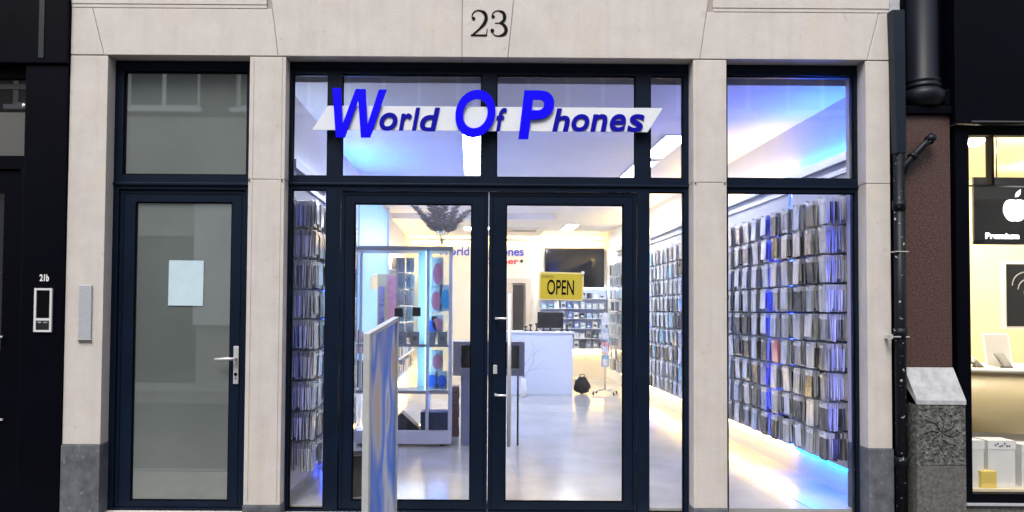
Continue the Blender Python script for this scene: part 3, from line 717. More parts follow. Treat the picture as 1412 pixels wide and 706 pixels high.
# counter
t = thing('counter', 'plain pale blue-white shop counter at the rear of the shop', 'counter', (.80, 7.86, FZ))
bm = B(); box(bm, -.25, 1.04, 0, .03, 0, 1.10, bev=.004); obj('front_panel', bm, P('counter_front', (.62, .68, .80), .3), t)
bm = B(); box(bm, -.28, 1.07, -.02, .62, 1.101, 1.14, bev=.005); obj('worktop', bm, WHITE, t)
bm = B(); box(bm, -.25, -.22, .031, .6, 0, 1.10); box(bm, 1.01, 1.04, .031, .6, 0, 1.10); obj('side_panel', bm, WHITE, t)
CZ = FZ + 1.14
rnd = random.Random(9)
bm = B(); tube(bm, [(0, 0, 0), (0, 0, .012)], .1, 16); tube(bm, [(0, 0, .01), (0, 0, .09)], .02, 8); box(bm, -.24, .24, -.012, .012, .05, .35, bev=.006)
item('monitor', bm, BLACKM, 'black monitor on the shop counter', 'monitor', (1.47, 8.2, CZ))
for k, (x, hh) in enumerate(((1.0, .06), (1.09, .09), (1.2, .11), (1.33, .05), (1.66, .07), (1.76, .09))):
    bm = B(); box(bm, -.035, .035, -.03, .03, 0, .02, bev=.004); box(bm, -.012, .012, -.012, .012, .02, hh, bev=.004); box(bm, -.03, .03, -.008, .0, hh, hh + .035, bev=.003)
    item('card_reader', bm, BLACKM, 'small black stand on the shop counter, %s along' % ORD[k], 'phone stand', (x, 8.02, CZ), 'small black stands on the counter')
# branch decoration on the counter front
bm = B(); rnd = random.Random(7)
def twig(p, a, L_, dpt):
    if dpt == 0 or L_ < .03: return
    pts = [p]; aa = a
    for i in range(4): aa += rnd.uniform(-.18, .18); pts.append(pts[-1] + Vector((math.cos(aa), rnd.uniform(-.06, .06), math.sin(aa))) * L_ / 4)
    tube(bm, pts, [.006 * dpt / 4, .0055 * dpt / 4, .005 * dpt / 4, .0045 * dpt / 4, .003 * dpt / 4], 5)
    for s in (-.45, .4): twig(pts[rnd.choice((2, 3, 4))], aa + s, L_ * .72, dpt - 1)
for a in (1.1, 1.45, 1.9): twig(Vector((0, 0, .30)), a, .34, 4)
vt = thing('twig_vase', 'bare pale twigs in a slim floor vase before the counter', 'vase', (.93, 7.55, FZ))
obj('twigs', bm, P('pale_twig', (.40, .42, .5), .8), vt)
bm = B(); lathe(bm, [(.05, 0), (.06, .02), (.05, .2), (.035, .32), (.03, .32)], 0, 0, 14); obj('vase', bm, WHITE, vt)

# television on the back wall
t = thing('television', 'large black wall television on the rear wall', 'television', (2.36, 11.45, 2.42))
bm = B(); box(bm, -.68, .68, -.06, -.02, -.45, .45, bev=.006); obj('body', bm, BLACKM, t)
bm = B(); box(bm, -.66, .66, -.064, -.0605, -.43, .43); obj('screen', bm, P('black_screen', (.004, .005, .008), .08), t)
bm = B(); box(bm, -.2, .2, -.02, .0, -.2, .2); obj('bracket', bm, STEEL, t)
t = thing('cove_light', 'warm cove light strip along the top of the cream rear wall', 'light strip', (.8, 11.44, 3.02))
bm = B(); box(bm, -2.2, 2.2, -.12, -.10, 0, .05); obj('profile', bm, WHITE, t)
bm = B(); box(bm, -2.2, 2.2, -.098, -.085, .01, .04); obj('lamp', bm, LEDW, t)
bm = B(); [box(bm, x, x + .03, -.10, .019, -.004, -.001) for x in (-2, -.7, .7, 2)]; obj('bracket', bm, WHITE, t)
# lettering on the rear wall
t = thing('wall_lettering', 'blue and red shop name lettering on the cream rear wall', 'sign', (0, 11.46, 2.7))
def LT(s, b, mt, **k):
    o = letters('lettering', s, b, -.002, mt, t, depth=.012, **k)
    for v in o.data.vertices: v.co.z -= 2.7
LT('World Of Phones', (-.80, 1.20, 2.69, 2.90), P('blue_wall_letter', (.03, .06, .5), .4), bold=.02)
LT('Corner', (.25, 1.08, 2.50, 2.64), P('red_wall_letter', (.65, .03, .04), .4), bold=.02)
bm = B(); tube(bm, [(1.15, -.003, -.13), (1.15, -.02, -.13)], .035, 12); obj('round_badge', bm, INK, t)

# rear wall goods display
t = thing('display_wall', 'rear wall display of small goods below the television', 'display wall', (2.2, 11.44, FZ))
bm = B(); box(bm, -.62, .90, -.02, .0, .62, 2.02); obj('panel', bm, P('pale_blue_slatwall', (.45, .52, .75), .5), t)
for k in range(6):
    bm = B(); box(bm, -.62, .90, -.22, -.021, .66 + .225 * k, .67 + .225 * k); obj('shelf', bm, WHITE, t)
bm = B(); box(bm, -.62, .9, -.03, -.021, 2.03, 2.045); obj('light_strip', bm, LEDC, t)
bm = B(); box(bm, -.6, .88, -.03, -.01, .595, .61); obj('light_strip', bm, LEDW, t)
rnd = random.Random(21)
for k in range(6):
    for j in range(10):
        c = rnd.choice([6, 1, 9, 5, 6, 1, 0, 2, 6, 1] if k > 2 else [2, 5, 6, 1, 2, 8, 5]); hgt = rnd.uniform(.09, .17)
        bm = B(); box(bm, -.052, .052, -.03, .03, 0, hgt, mi=c, bev=0); box(bm, -.035, .035, -.0335, -.031, hgt * .25, hgt * .6, mi=rnd.choice([1, 9, 6, 2]))
        o = obj('accessory_box', bm, PK); o.location = (1.66 + .145 * j + rnd.uniform(-.01, .01), 11.30, FZ + .67 + .225 * k)
        tag(o, '%s accessory box under the television, %s shelf up, %s box along' % (['clear', 'white', 'black', 'green', 'brown', 'blue', 'pale blue', 'pink', 'smoky', 'cyan'][c], ORD[k], ORD[j]), 'box', 'boxes under the television')
# black rucksack and wheeled base
bm = B(); r_ = bmesh.ops.create_icosphere(bm, subdivisions=3, radius=1)
for v in bm.verts:
    n_ = v.co.copy(); v.co = (n_.x * .15 * (1 - .15 * n_.z), n_.y * .12, n_.z * .16 + .16 if n_.z > -.9 else 0.01)
    v.co += n_ * .012 * math.sin(9 * n_.x + 5 * n_.z)
bg_ = thing('rucksack', 'black rucksack on the floor beside the counter', 'bag', (2.03, 8.0, FZ))
obj('body', bm, P('black_fabric', (.012, .012, .014), .9, bump=.4, bscale=60), bg_, True)
bm = B(); tube(bm, [(-.05, -.02, .30), (-.04, -.02, .36), (.04, -.02, .36), (.05, -.02, .30)], .008, 6); obj('handle', bm, BLACKM, bg_)
t = thing('spinner_stand', 'wheeled chrome packet stand on the floor near the rear', 'display stand', (2.45, 8.0, FZ))
bm = B()
for a in range(4):
    q = a * math.pi / 2 + .5; tube(bm, [(0, 0, .09), (.26 * math.cos(q), .2 * math.sin(q), .06)], .011, 8)
tube(bm, [(0, 0, .09), (0, 0, 1.5)], .012, 8); obj('frame', bm, STEEL, t)
for a in range(4):
    q = a * math.pi / 2 + .5; bm = B(); x, yq = .26 * math.cos(q), .2 * math.sin(q); tube(bm, [(x - .012, yq, .025), (x + .012, yq, .025)], .025, 12); tube(bm, [(x, yq, .03), (x, yq, .06)], .006, 6); obj('wheel', bm, BLACKM, t)
for j, (z, c) in enumerate(((1.38, 1), (1.1, 6), (.85, 7), (.62, 9))):
    bm = B(); box(bm, -.07, .07, -.012, .0, -.22, 0, mi=c); box(bm, -.05, .05, -.0145, -.0125, -.2, -.08, mi=1)
    o = obj('packet', bm, PK); o.location = (2.45, 7.985, z + FZ + .1); tag(o, '%s packet hung on the wheeled stand' % ['white', 'pale blue', 'pink', 'cyan'][j], 'packet', 'packets on the wheeled stand')
# bin by left door
bm = B(); lathe(bm, [(.08, 0), (.10, .32), (.105, .32), (.105, .335), (.09, .335), (.07, .02)], 0, 0, 18); item('waste_bin', bm, BLACKM, 'small black bin inside the left door pane beside the pavement sign', 'bin', (-.93, .55, FZ))
# red handbag-like packs on left at front of poster
bm = B(); prism(bm, [(-.09, 0), (.05, -.02), (.08, .1), (.03, .26), (-.06, .27), (-.1, .12)], -.05, .05, bev=.01)
item('red_pouch', bm, P('red_leather', (.5, .07, .08), .5), 'red pouch hanging by the left edge of the left door pane', 'pouch', (-1.33, 3.3, .92))
bm = B(); prism(bm, [(-.1, 0), (.06, -.03), (.12, .1), (.05, .3), (-.03, .32), (-.1, .2)], -.06, .06, bev=.015)
item('black_pouch', bm, BLACKM, 'black pouch hanging beneath the red pouch', 'pouch', (-1.33, 3.3, .52))
bm = B(); [tube(bm, [(-1.45, 3.3, z), (-1.30, 3.3, z)], .006, 6) for z in (1.2, .85)]; box(bm, -1.499, -1.45, 3.24, 3.36, .4, 1.4); tag(obj('hook_board', bm, WHITE), 'white hook board holding the red and black pouches', 'hook board')

# ------------------------------------------------------------------ things on the facade
sg = thing('shop_sign', 'blue World Of Phones letters on a white slanted band over the transom', 'sign', (0, .05, 2.79))
def SG(bm_, nm, mt):
    for v in bm_.verts: v.co -= Vector((0, .05, 2.79))
    return obj(nm, bm_, mt, sg)
bm = B(); prism(bm, [(-1.222, 2.797), (1.335, 2.797), (1.452, 2.983), (-1.105, 2.983)], .062, .072, bev=.001); SG(bm, 'band', SIGNW)
SGL = {'W': (-1.069, -.655, 2.736, 3.114), 'o': (-.71, -.572, 2.793, 2.932), 'r': (-.561, -.461, 2.794, 2.927), 'l': (-.462, -.401, 2.794, 2.972), 'd': (-.401, -.249, 2.79, 2.973), 'O': (-.131, .173, 2.745, 3.109), 'f': (.179, .261, 2.793, 2.974), 'P': (.349, .62, 2.734, 3.107), 'h': (.606, .741, 2.794, 2.974), 'o2': (.753, .89, 2.795, 2.931), 'n': (.896, 1.028, 2.796, 2.932), 'e': (1.045, 1.169, 2.797, 2.933), 's': (1.177, 1.31, 2.795, 2.934)}
WO = [(210,122),(275,122),(290,390),(385,128),(460,128),(475,395),(560,130),(618,130),(498,490),(428,490),(405,210),(308,492),(240,492)]
def w_outline(b):
    bm_ = B(); prism(bm_, [(b[0] + (x - 210) / 408 * (b[1] - b[0]), b[3] - (z - 122) / 370 * (b[3] - b[2])) for x, z in WO], .042, .060, bev=.001); return bm_
for k, b in SGL.items():
    if k == 'W': SG(w_outline(b), 'letter', SIGNB); continue
    big = k in 'WOP'
    SG(text_mesh(k[0], b, .0615 if not big else .060, depth=.008 if not big else .018, shear=.12 if big else .19, bold=.026 if big else .022), 'letter', SIGNB if big else SIGNB2)
for x in (-1.03, .128, 1.30):
    bm = B(); tube(bm, [(x, .073, 2.88), (x, .1195, 2.88)], .012, 8); SG(bm, 'spacer', STEEL)

op = thing('open_sign', 'yellow OPEN sign on the glass of the double door', 'sign', (.69, .145, 1.62)); op.rotation_euler = (0, R(0), 0)
Mx = Matrix.Rotation(R(1.2), 4, 'Y')
def OP(bm_, nm, mt):
    for v in bm_.verts: v.co = Mx @ v.co
    return obj(nm, bm_, mt, op)
def rrect(x0, x1, z0, z1, r, k=5):
    out = []
    for cx, cz, a0 in ((x1 - r, z1 - r, 0), (x0 + r, z1 - r, 90), (x0 + r, z0 + r, 180), (x1 - r, z0 + r, 270)):
        for i in range(k + 1): a = R(a0 + 90 * i / k); out.append((cx + r * math.cos(a), cz + r * math.sin(a)))
    return out
bm = B(); prism(bm, rrect(-.172, .172, -.108, .108, .018), -.003, .003); OP(bm, 'board', YELPALE)
bm = B(); prism(bm, rrect(-.160, .160, -.096, .096, .012), -.0045, -.0031); OP(bm, 'face', YEL)
OP(text_mesh('OPEN', (-.108, .098, -.066, .050), -.0046, depth=.0015, bold=.012), 'lettering', INK)
OP(text_mesh('come in,', (-.152, -.055, .060, .086), -.0046, depth=.001, bold=.01), 'lettering', P('grey_ink', (.16, .14, .08), .6))
bm = B(); tube(bm, [(.163, .004, .108), (.163, -.012, .108)], .013, 12); OP(bm, 'suction_cup', WHITE)

bm = B(); box(bm, -.134, .134, 0, .0015, -.174, .174)
pn = tag(obj('paper_notice', bm, PAPER), 'pale blue paper notice on the frosted side door', 'notice'); pn.location = (-2.197, .150, 1.625); pn.rotation_euler = (0, R(.3), 0)

bm = B(); box(bm, -.048, .048, -.014, 0, -.20, .20, bev=.004); lp = thing('nameplate', 'slim vertical grey metal plate on the limestone pier', 'plate', (-2.886, -.001, 1.40))
obj('plate', bm, ALU, lp)
bm = B(); box(bm, -.053, .053, -.02, 0, -.212, -.2005, bev=.002); obj('lower_lip', bm, STEEL, lp)

# ------------------------------------------------------------------ outdoor poster stand
bd = thing('pavement_sign', 'grey framed pavement sign with a blurred blue picture before the double doors', 'sign', (-.66, -.86, -.24))
v0 = Vector((-.665, -.84)); v1 = Vector((-.545, -.20)); dv = v1 - v0; LN = dv.length
Mb = Matrix.Rotation(math.atan2(dv.y, dv.x), 4, 'Z'); 
def shz(v): return Vector((v.x, v.y, v.z + .10 * v.x / LN * (v.z / 1.5)))
def BD(bm_, nm, mt):
    for v in bm_.verts: v.co = Mb @ shz(v.co)
    return obj(nm, bm_, mt, bd)
H1 = 1.52
FRM = P('grey_snap_frame', (.40, .41, .43), .45, .2, col2=(.50, .51, .53), vscale=6)
bm = B(); box(bm, 0, .045, -.022, .022, .06, H1, bev=.004); box(bm, LN - .03, LN, -.022, .022, .06, H1, bev=.004); box(bm, .0455, LN - .0305, -.022, .022, H1 - .03, H1, bev=.004); box(bm, .0455, LN - .0305, -.022, .022, .06, .10, bev=.004); BD(bm, 'frame', FRM)
PIC = bpy.data.materials.new('blurred_blue_picture'); PIC.use_nodes = True; n = PIC.node_tree; p = n.nodes['Principled BSDF']; p.inputs['Roughness'].default_value = .5; p.inputs['Specular IOR Level'].default_value = .25
tc = n.nodes.new('ShaderNodeTexCoord'); mp = n.nodes.new('ShaderNodeMapping'); mp.inputs['Scale'].default_value = (1.2, 3.2, .8); mp.inputs['Rotation'].default_value = (R(12), R(8), 0); mp.inputs['Location'].default_value = (1.3, .4, .2)
nz = n.nodes.new('ShaderNodeTexNoise'); nz.inputs['Scale'].default_value = 1.5; nz.inputs['Detail'].default_value = 1.2; nz.inputs['Distortion'].default_value = .35
cr = n.nodes.new('ShaderNodeValToRGB'); els = cr.color_ramp.elements
els[0].position = .28; els[0].color = (.60, .46, .36, 1); els[1].position = .72; els[1].color = (.42, .44, .50, 1)
for ps, c in ((.36, (.50, .54, .74)), (.43, (.22, .30, .74)), (.50, (.06, .22, .82)), (.56, (.25, .36, .85)), (.62, (.68, .70, .78)), (.66, (.34, .38, .62))):
    e = els.new(ps); e.color = (*c, 1)
n.links.new(tc.outputs['Object'], mp.inputs[0]); n.links.new(mp.outputs[0], nz.inputs[0]); n.links.new(nz.outputs['Fac'], cr.inputs[0]); n.links.new(cr.outputs[0], p.inputs['Base Color'])
bm = B(); box(bm, .0455, LN - .0305, -.010, .010, .1005, H1 - .0305); BD(bm, 'picture', PIC)
bm = B(); box(bm, .02, .10, -.2, .2, 0, .06, bev=.008); box(bm, LN - .1, LN - .02, -.2, .2, 0, .06, bev=.008); BD(bm, 'foot', BLACKM)

# ------------------------------------------------------------------ left neighbour
NL = thing('neighbouring_shopfront', 'near black painted timber shopfront left of the limestone pier', 'building', (-4.2, 0, -.24))
def nl(nm, bm_, mt, parent=None):
    for v in bm_.verts: v.co -= Vector((-4.2, 0, -.24))
    return obj(nm, bm_, mt, parent or NL)
bm = B(); box(bm, -3.365, -3.047, -.02, .3, -.24, 3.255, bev=.006); nl('pilaster', bm, BLACKP)
bm = B(); box(bm, -6.5, -3.047, -.04, .3, 3.262, 4.1, bev=.008); box(bm, -6.5, -3.047, -.07, .3, 4.102, 4.3, bev=.01); nl('fascia', bm, BLACKP)
bm = B(); box(bm, -3.26, -3.22, -.046, -.041, 3.3, 4.05, bev=.002); nl('fascia_strip', bm, P('faded_black_strip', (.012, .014, .018), .4))
bm = B(); plate(bm, -4.5, -3.369, -.24, 3.255, [(-4.4, -3.40, 2.58, 3.18), (-4.43, -3.43, -.2, 2.48)], .05, .15); wf = nl('window_frame', bm, BLACKP)
bm = B(); box(bm, -4.4, -3.40, .09, .10, 2.58, 3.18); nl('pane', bm, glass('dark_transom_glass', base=.22, back=(.012, .012, .012)), wf)
bm = B(); box(bm, -4.4, -3.405, .082, .089, 2.585, 2.92); nl('blind', bm, P('grey_blind', (.07, .07, .07), .7), wf)
bm = B(); box(bm, -4.4, -3.405, .082, .089, 3.10, 3.14); nl('blind_rail', bm, P('blind_rail_grey', (.05, .048, .048), .7), wf)
bm = B(); plate(bm, -4.42, -3.44, -.19, 2.47, [(-4.30, -3.56, 1.1, 2.3), (-4.30, -3.56, 0, .9)], .07, .12); dd = nl('door', bm, BLACKP)
bm = B(); box(bm, -4.30, -3.56, .09, .10, 1.1, 2.3); nl('pane', bm, GLASSD, dd)
bm = B(); box(bm, -4.30, -3.56, .09, .10, 0, .9, bev=0); nl('door_panel', bm, BLACKP, dd)
bm = B(); box(bm, -3.60, -3.525, .03, .04, 1.20, 1.212, bev=.002); tube(bm, [(-3.55, .07, 1.206), (-3.55, .035, 1.206)], .008, 6); nl('handle', bm, STEEL, dd)
bm = B(); box(bm, -3.62, -3.525, .055, .069, .575, .59, bev=.002); nl('letter_slot', bm, STEEL, dd)
bm = B(); plate(bm, -6.5, -4.5, -.24, 3.255, [(-6.3, -4.6, .6, 3.1)], .05, .15); wf = nl('window_frame', bm, BLACKP)
bm = B(); box(bm, -6.3, -4.6, .09, .10, .6, 3.1); nl('pane', bm, GLASSD, wf)
bm = B(); plate(bm, -6.5, -3.047, 4.303, 8.4, [(-5.9, -5.0, 5, 7), (-4.4, -3.6, 5, 7)], .02, .3); nl('upper_wall', bm, BRICK)
for a, b in ((-5.9, -5.0), (-4.4, -3.6)):
    bm = B(); box(bm, a, b, .12, .14, 5, 7); nl('window', bm, GLASSD)
bm = B(); box(bm, -6.5, -3.05, .45, .5, -.24, 3.3); nl('inner_wall', bm, BLACKM)
bm = B(); tube(bm, [(-3.40, .03, 2.94), (-3.40, .03, 2.97)], .016, 10); tube(bm, [(-3.40, .05, 2.955), (-3.40, .025, 2.955)], .010, 10); nl('knob', bm, STEEL)

ic = thing('door_intercom', 'steel rimmed black door intercom beneath the number 21b', 'intercom', (-3.187, -.021, 1.41))
bm = B(); plate(bm, -.066, .066, -.163, .163, [(-.05, .05, -.06, .148), (-.05, .05, -.148, -.078)], -.016, 0); obj('bezel', bm, ALUL, ic)
bm = B(); box(bm, -.05, .05, -.008, -.001, -.06, .148); obj('screen', bm, P('intercom_black', (.004, .004, .005), .12), ic)
bm = B(); box(bm, -.05, .05, -.010, -.001, -.148, -.078); obj('keypad', bm, BLACKM, ic)
bm = B(); box(bm, -.038, -.012, -.0125, -.0105, -.095, -.086); box(bm, .005, .035, -.0125, -.0105, -.095, -.088); obj('button', bm, ALU, ic)
hn = thing('house_number', 'small white 21b house number above the intercom', 'house number', (-3.187, -.021, 1.652))
obj('lettering', text_mesh('21b', (-.035, .035, -.027, .025), -.0005, depth=.003, bold=.03), P('white_ink', (.7, .7, .7), .5), hn)

# ------------------------------------------------------------------ right neighbour
NR = thing('neighbouring_shopfront', 'black shopfront with a granite pilaster and a cream lit window', 'building', (4.5, 0, -.24))
def nr(nm, bm_, mt, parent=None, smooth=False):
    for v in bm_.verts: v.co -= Vector((4.5, 0, -.24))
    return obj(nm, bm_, mt, parent or NR, smooth)
bm = B(); box(bm, 3.150, 3.70, .10, .3, -.24, 4.4); nr('side_wall', bm, BLACKP)
bm = B(); box(bm, 3.236, 3.598, .0, .098, 1.03, 2.925, bev=.004); nr('pilaster', bm, GRAN)
# plinth with sloping top
bm = B(); a = [(3.232, .0), (3.602, .0), (3.602, .0), (3.232, .0)]
vs = [bm.verts.new(c) for c in ((3.262, -.11, .795), (3.625, -.11, .795), (3.601, -.003, 1.028), (3.236, -.003, 1.028), (3.262, -.11, .765), (3.625, -.11, .765), (3.601, .098, 1.0), (3.236, .098, 1.0), (3.236, .098, 1.028), (3.601, .098, 1.028))]
for q in ((0, 1, 2, 3), (3, 2, 9, 8), (4, 0, 3, 8, 7), (1, 5, 6, 9, 2), (0, 4, 5, 1), (4, 7, 6, 5), (7, 8, 9, 6)): bm.faces.new([vs[i] for i in q])
pl = nr('plinth_cap', bm, STTOP)
bm = B(); box(bm, 3.264, 3.623, -.105, -.0, .32, .763, bev=.004); box(bm, 3.29, 3.60, 0, .098, .3, .763); nr('carved_block', bm, CARV, pl)
bm = B(); rr = random.Random(4)
for a in range(8):
    q = a * math.pi / 4 + .1; c = Vector((3.443, -.108, .56)); e = c + Vector((math.cos(q) * .15, 0, math.sin(q) * .15)); mdd = (c + e) / 2 + Vector((math.sin(q) * .03, -.004, -math.cos(q) * .03)); tube(bm, [c, mdd, e], [.002, .0045, .002], 6)
for (x, z) in [(3.30 + .043 * i, .36 + .048 * j) for i in range(8) for j in range(9)]:
    q = rr.uniform(0, 3.1); L_ = rr.uniform(.015, .032); c = Vector((x + rr.uniform(-.012, .012), -.106, z + rr.uniform(-.012, .012))); dv_ = Vector((math.cos(q), 0, math.sin(q))) * L_ / 2; sd = Vector((-math.sin(q), 0, math.cos(q))) * L_ * .4
    tube(bm, [c - dv_, c + sd + Vector((0, -.003, 0)), c + dv_], [.002, .007, .002], 5)
nr('carving', bm, CARV, pl)
bm = B(); box(bm, 3.264, 3.623, -.105, .09, -.24, .318, bev=.004); nr('lower_block', bm, CARVS, pl)
# column base and half column
bm = B(); box(bm, 3.236, 3.598, -.03, .098, 2.93, 2.99, bev=.006); cb = nr('column', bm, BLACKP)
bm = B(); lathe(bm, [(.10, 2.992), (.125, 3.0), (.15, 3.05), (.152, 3.09), (.14, 3.115), (.122, 3.125), (.122, 3.135), (.13, 3.142), (.13, 3.158), (.118, 3.165), (.118, 3.178), (.122, 3.185), (.122, 3.198), (.108, 3.21), (.105, 4.5)], 3.43, .06, 28); nr('shaft', bm, P('dark_column_paint', (.0035, .0055, .010), .45, spec=.2, col2=(.005, .007, .013), vscale=5), cb)
bm = B(); box(bm, 3.55, 3.598, -.02, .098, 2.992, 3.12, bev=.01); nr('corner_scroll', bm, BLACKP, cb)
bm = B(); box(bm, 3.602, 7.0, -.06, .3, 2.853, 4.6, bev=.006); nr('fascia', bm, BLACKP)
bm = B(); box(bm, 3.72, 7.0, -.075, -.061, 2.858, 2.868); nr('fascia_line', bm, P('grey_line', (.05, .055, .06), .5))
bm = B(); plate(bm, 3.63, 7.0, .03, 2.85, [(3.732, 3.905, 2.40, 2.775), (3.922, 5.4, 2.40, 2.775), (3.732, 5.4, .095, 2.395), (5.5, 6.9, .095, 2.775)], -.01, .06)
for v in bm.verts: pass
wf = nr('window_frame', bm, BLACKP)
bm = B(); box(bm, 3.906, 3.921, .0, .05, 1.2, 2.40); 
bm.free()
for h in ((3.732, 3.905, 2.40, 2.775), (3.922, 5.4, 2.40, 2.775), (3.732, 5.4, .095, 2.395), (5.5, 6.9, .095, 2.775)):
    bm = B(); box(bm, h[0], h[1], .02, .03, h[2], h[3]); nr('pane', bm, GLASS, wf)
bm = B(); box(bm, 3.63, 7.0, -.03, .05, .012, .028); nr('sill_strip', bm, ALU, wf)
bm = B(); box(bm, 3.63, 7.0, -.01, .1, -.24, .01); nr('stall_riser', bm, CARVS)
bm = B(); plate(bm, 3.15, 7.0, 4.603, 8.6, [(3.8, 4.8, 5.2, 7.2), (5.4, 6.4, 5.2, 7.2)], .02, .3); nr('upper_wall', bm, BRICK)
for a in (3.8, 5.4): bm = B(); box(bm, a, a + 1, .12, .14, 5.2, 7.2); nr('window', bm, GLASSD)
# interior
CW = P('cream_panel', (.70, .62, .42), .6, col2=(.74, .66, .47), vscale=1.5)
bm = B(); box(bm, 3.66, 3.70, .10, 2.6, -.2, 2.95); box(bm, 7.0, 7.04, .1, 2.6, -.2, 2.95); box(bm, 3.7, 7.0, 2.56, 2.6, -.2, 2.95); nr('inner_wall', bm, CW)
bm = B(); box(bm, 3.7, 7.0, .1, 2.56, 2.90, 2.95); nr('inner_ceiling', bm, CW)
bm = B(); box(bm, 3.7, 7.0, .1, 2.56, -.2, -.16); nr('inner_floor', bm, FLOOR)
for k, (x, y) in enumerate(((4.09, .45), (4.7, .45), (5.6, .6), (4.3, 1.6), (5.6, 1.7))):
    t = thing('spot_light', 'round white ceiling spot in the cream window, %s one' % ORD[k], 'ceiling light', (x, y, 2.90 if k else 2.90), 'spots in the cream shop window')
    bm = B(); lathe(bm, [(.075, -.05), (.08, -.06), (.085, -.0), (.02, -.0)], 0, 0, 18); obj('housing', bm, WHITE, t)
    bm = B(); lathe(bm, [(.03, -.10), (.06, -.085), (.07, -.058)], 0, 0, 18); obj('lamp', bm, E('warm_spot', (1, .88, .68), 320), t)
# hung black sign
hs_ = thing('hanging_sign', 'black hanging sign with a white fruit emblem and the word Premium', 'sign', (4.265, .42, 2.26))
bm = B(); box(bm, -.215, .40, -.012, .012, -.27, .275, bev=.003); obj('board', bm, P('black_sign_face', (.008, .009, .012), .25), hs_)
bm = B(); box(bm, -.215, .40, -.0135, -.0125, .10, .272); obj('upper_band', bm, P('blue_black_band', (.02, .028, .04), .25), hs_)
obj('lettering', text_mesh('Premium', (-.125, .145, -.225, -.175), -.013, depth=.004, bold=.03), E('lit_white', (1, .98, .95), 1.6), hs_)
bm = B(); c0 = (.115, .01); pts = []
for i in range(40):
    a = 2 * math.pi * i / 40; r = .098; x = math.sin(a); z = math.cos(a)
    rx = r * (1 + .04 * math.cos(2 * a)); rz = r * 1.02
    xx, zz = rx * x * (1.0 - .13 * max(0, -z)), rz * z
    if z > .75: zz -= .022 * (1 - abs(x) / .66) if abs(x) < .66 else 0
    if z < -.85: zz += .012 * (1 - abs(x) / .53) if abs(x) < .53 else 0
    dx, dz = xx - .118, zz - .012
    dd_ = math.hypot(dx, dz)
    if dd_ < .052: xx, zz = .118 + dx / dd_ * .052, .012 + dz / dd_ * .052
    pts.append((c0[0] + xx, c0[1] + zz))
prism(bm, pts, -.02, -.0125)
lf_ = [(c0[0] + .002 + .001, c0[1] + .105), (c0[0] + .012, c0[1] + .14), (c0[0] + .045, c0[1] + .165), (c0[0] + .042, c0[1] + .13), (c0[0] + .022, c0[1] + .108)]
prism(bm, lf_, -.02, -.0125)
obj('fruit_emblem', bm, E('lit_emblem', (1, .98, .95), 2.2), hs_)
bm = B(); tube(bm, [(-.02, 0, .276), (-.02, 0, .64)], .006, 6); tube(bm, [(.3, 0, .276), (.3, 0, .64)], .006, 6); obj('hanger', bm, BLACKM, hs_)
# picture with rounded outlines
pc = thing('framed_poster', 'dark framed phone poster with pale rounded outlines in the cream window', 'poster', (4.88, .9, 1.60))
bm = B(); box(bm, -.26, .45, -.02, .02, -.30, .29, bev=.004); obj('frame', bm, WHITE, pc)
bm = B(); box(bm, -.235, .425, -.024, -.0205, -.275, .265); obj('face', bm, P('poster_black', (.01, .01, .011), .3), pc)
bm = B()
for k, (s, y) in enumerate(((.0, -.0245), (.05, -.025), (.10, -.0255))):
    o_ = rrect(-.19 + s, .40 - s, -.5 + s, .20 - s * 1.2, .12 - s * .5, 6); i_ = rrect(-.182 + s, .392 - s, -.492 + s, .192 - s * 1.2, .113 - s * .5, 6)
    n_ = len(o_)
    for i in range(n_):
        q = [o_[i], o_[(i + 1) % n_], i_[(i + 1) % n_], i_[i]]
        if min(p_[1] for p_ in q) < -.275: continue
        bm.faces.new([bm.verts.new((p_[0], y, p_[1])) for p_ in q])
obj('outline_print', bm, P('pale_line', (.5, .5, .5), .4), pc)
bm = B(); tube(bm, [(.06, -.0262, -.13), (.06, -.0275, -.13)], .05, 18); obj('lens_print', bm, P('pale_line_two', (.35, .35, .36), .4), pc)
bm = B(); tube(bm, [(0, 0, .335), (0, 0, 1.3)], .004, 6); obj('hanger', bm, BLACKM, pc)
# rounded cream counter
ct = thing('window_counter', 'rounded cream display counter in the lit side window', 'counter', (4.7, .75, -.16))
def ellip(z0, z1, rx, ry, bm_):
    n_ = 40; a = [bm_.verts.new((rx * math.cos(2 * math.pi * k / n_), ry * math.sin(2 * math.pi * k / n_), z0)) for k in range(n_)]
    b = [bm_.verts.new((v.co.x, v.co.y, z1)) for v in a]
    for k in range(n_): f = bm_.faces.new((a[k], a[(k + 1) % n_], b[(k + 1) % n_], b[k])); f.smooth = True
    bm_.faces.new(a[::-1]); bm_.faces.new(b)
bm = B(); ellip(.64, 1.12, .93, .42, bm); obj('front_panel', bm, P('cream_lacquer', (.62, .50, .27), .35), ct)
bm = B(); ellip(1.121, 1.15, .96, .45, bm); obj('worktop', bm, P('cream_top', (.72, .68, .58), .3), ct)
bm = B(); box(bm, -.8, .8, -.25, .3, .0, .639); obj('base', bm, WHITE, ct)
CT = .99
def slab(name, loc, label, w_, h_, tilt, mt, mt2, cat):
    t = thing(name, label, cat, loc); Mr = Matrix.Rotation(R(tilt), 4, 'X')
    bm = B(); box(bm, -w_ / 2, w_ / 2, -.006, .006, 0, h_, bev=.003, M=Mr); obj('body', bm, mt, t)
    bm = B(); box(bm, -w_ / 2 + .012, w_ / 2 - .012, -.008, -.0065, .012, h_ - .012, M=Mr); obj('screen', bm, mt2, t)
    bm = B(); box(bm, -.02, .02, .0, .07, 0, .012); obj('stand', bm, mt, t)
GRY = P('grey_screen', (.30, .29, .25), .2, col2=(.36, .35, .31), vscale=5)
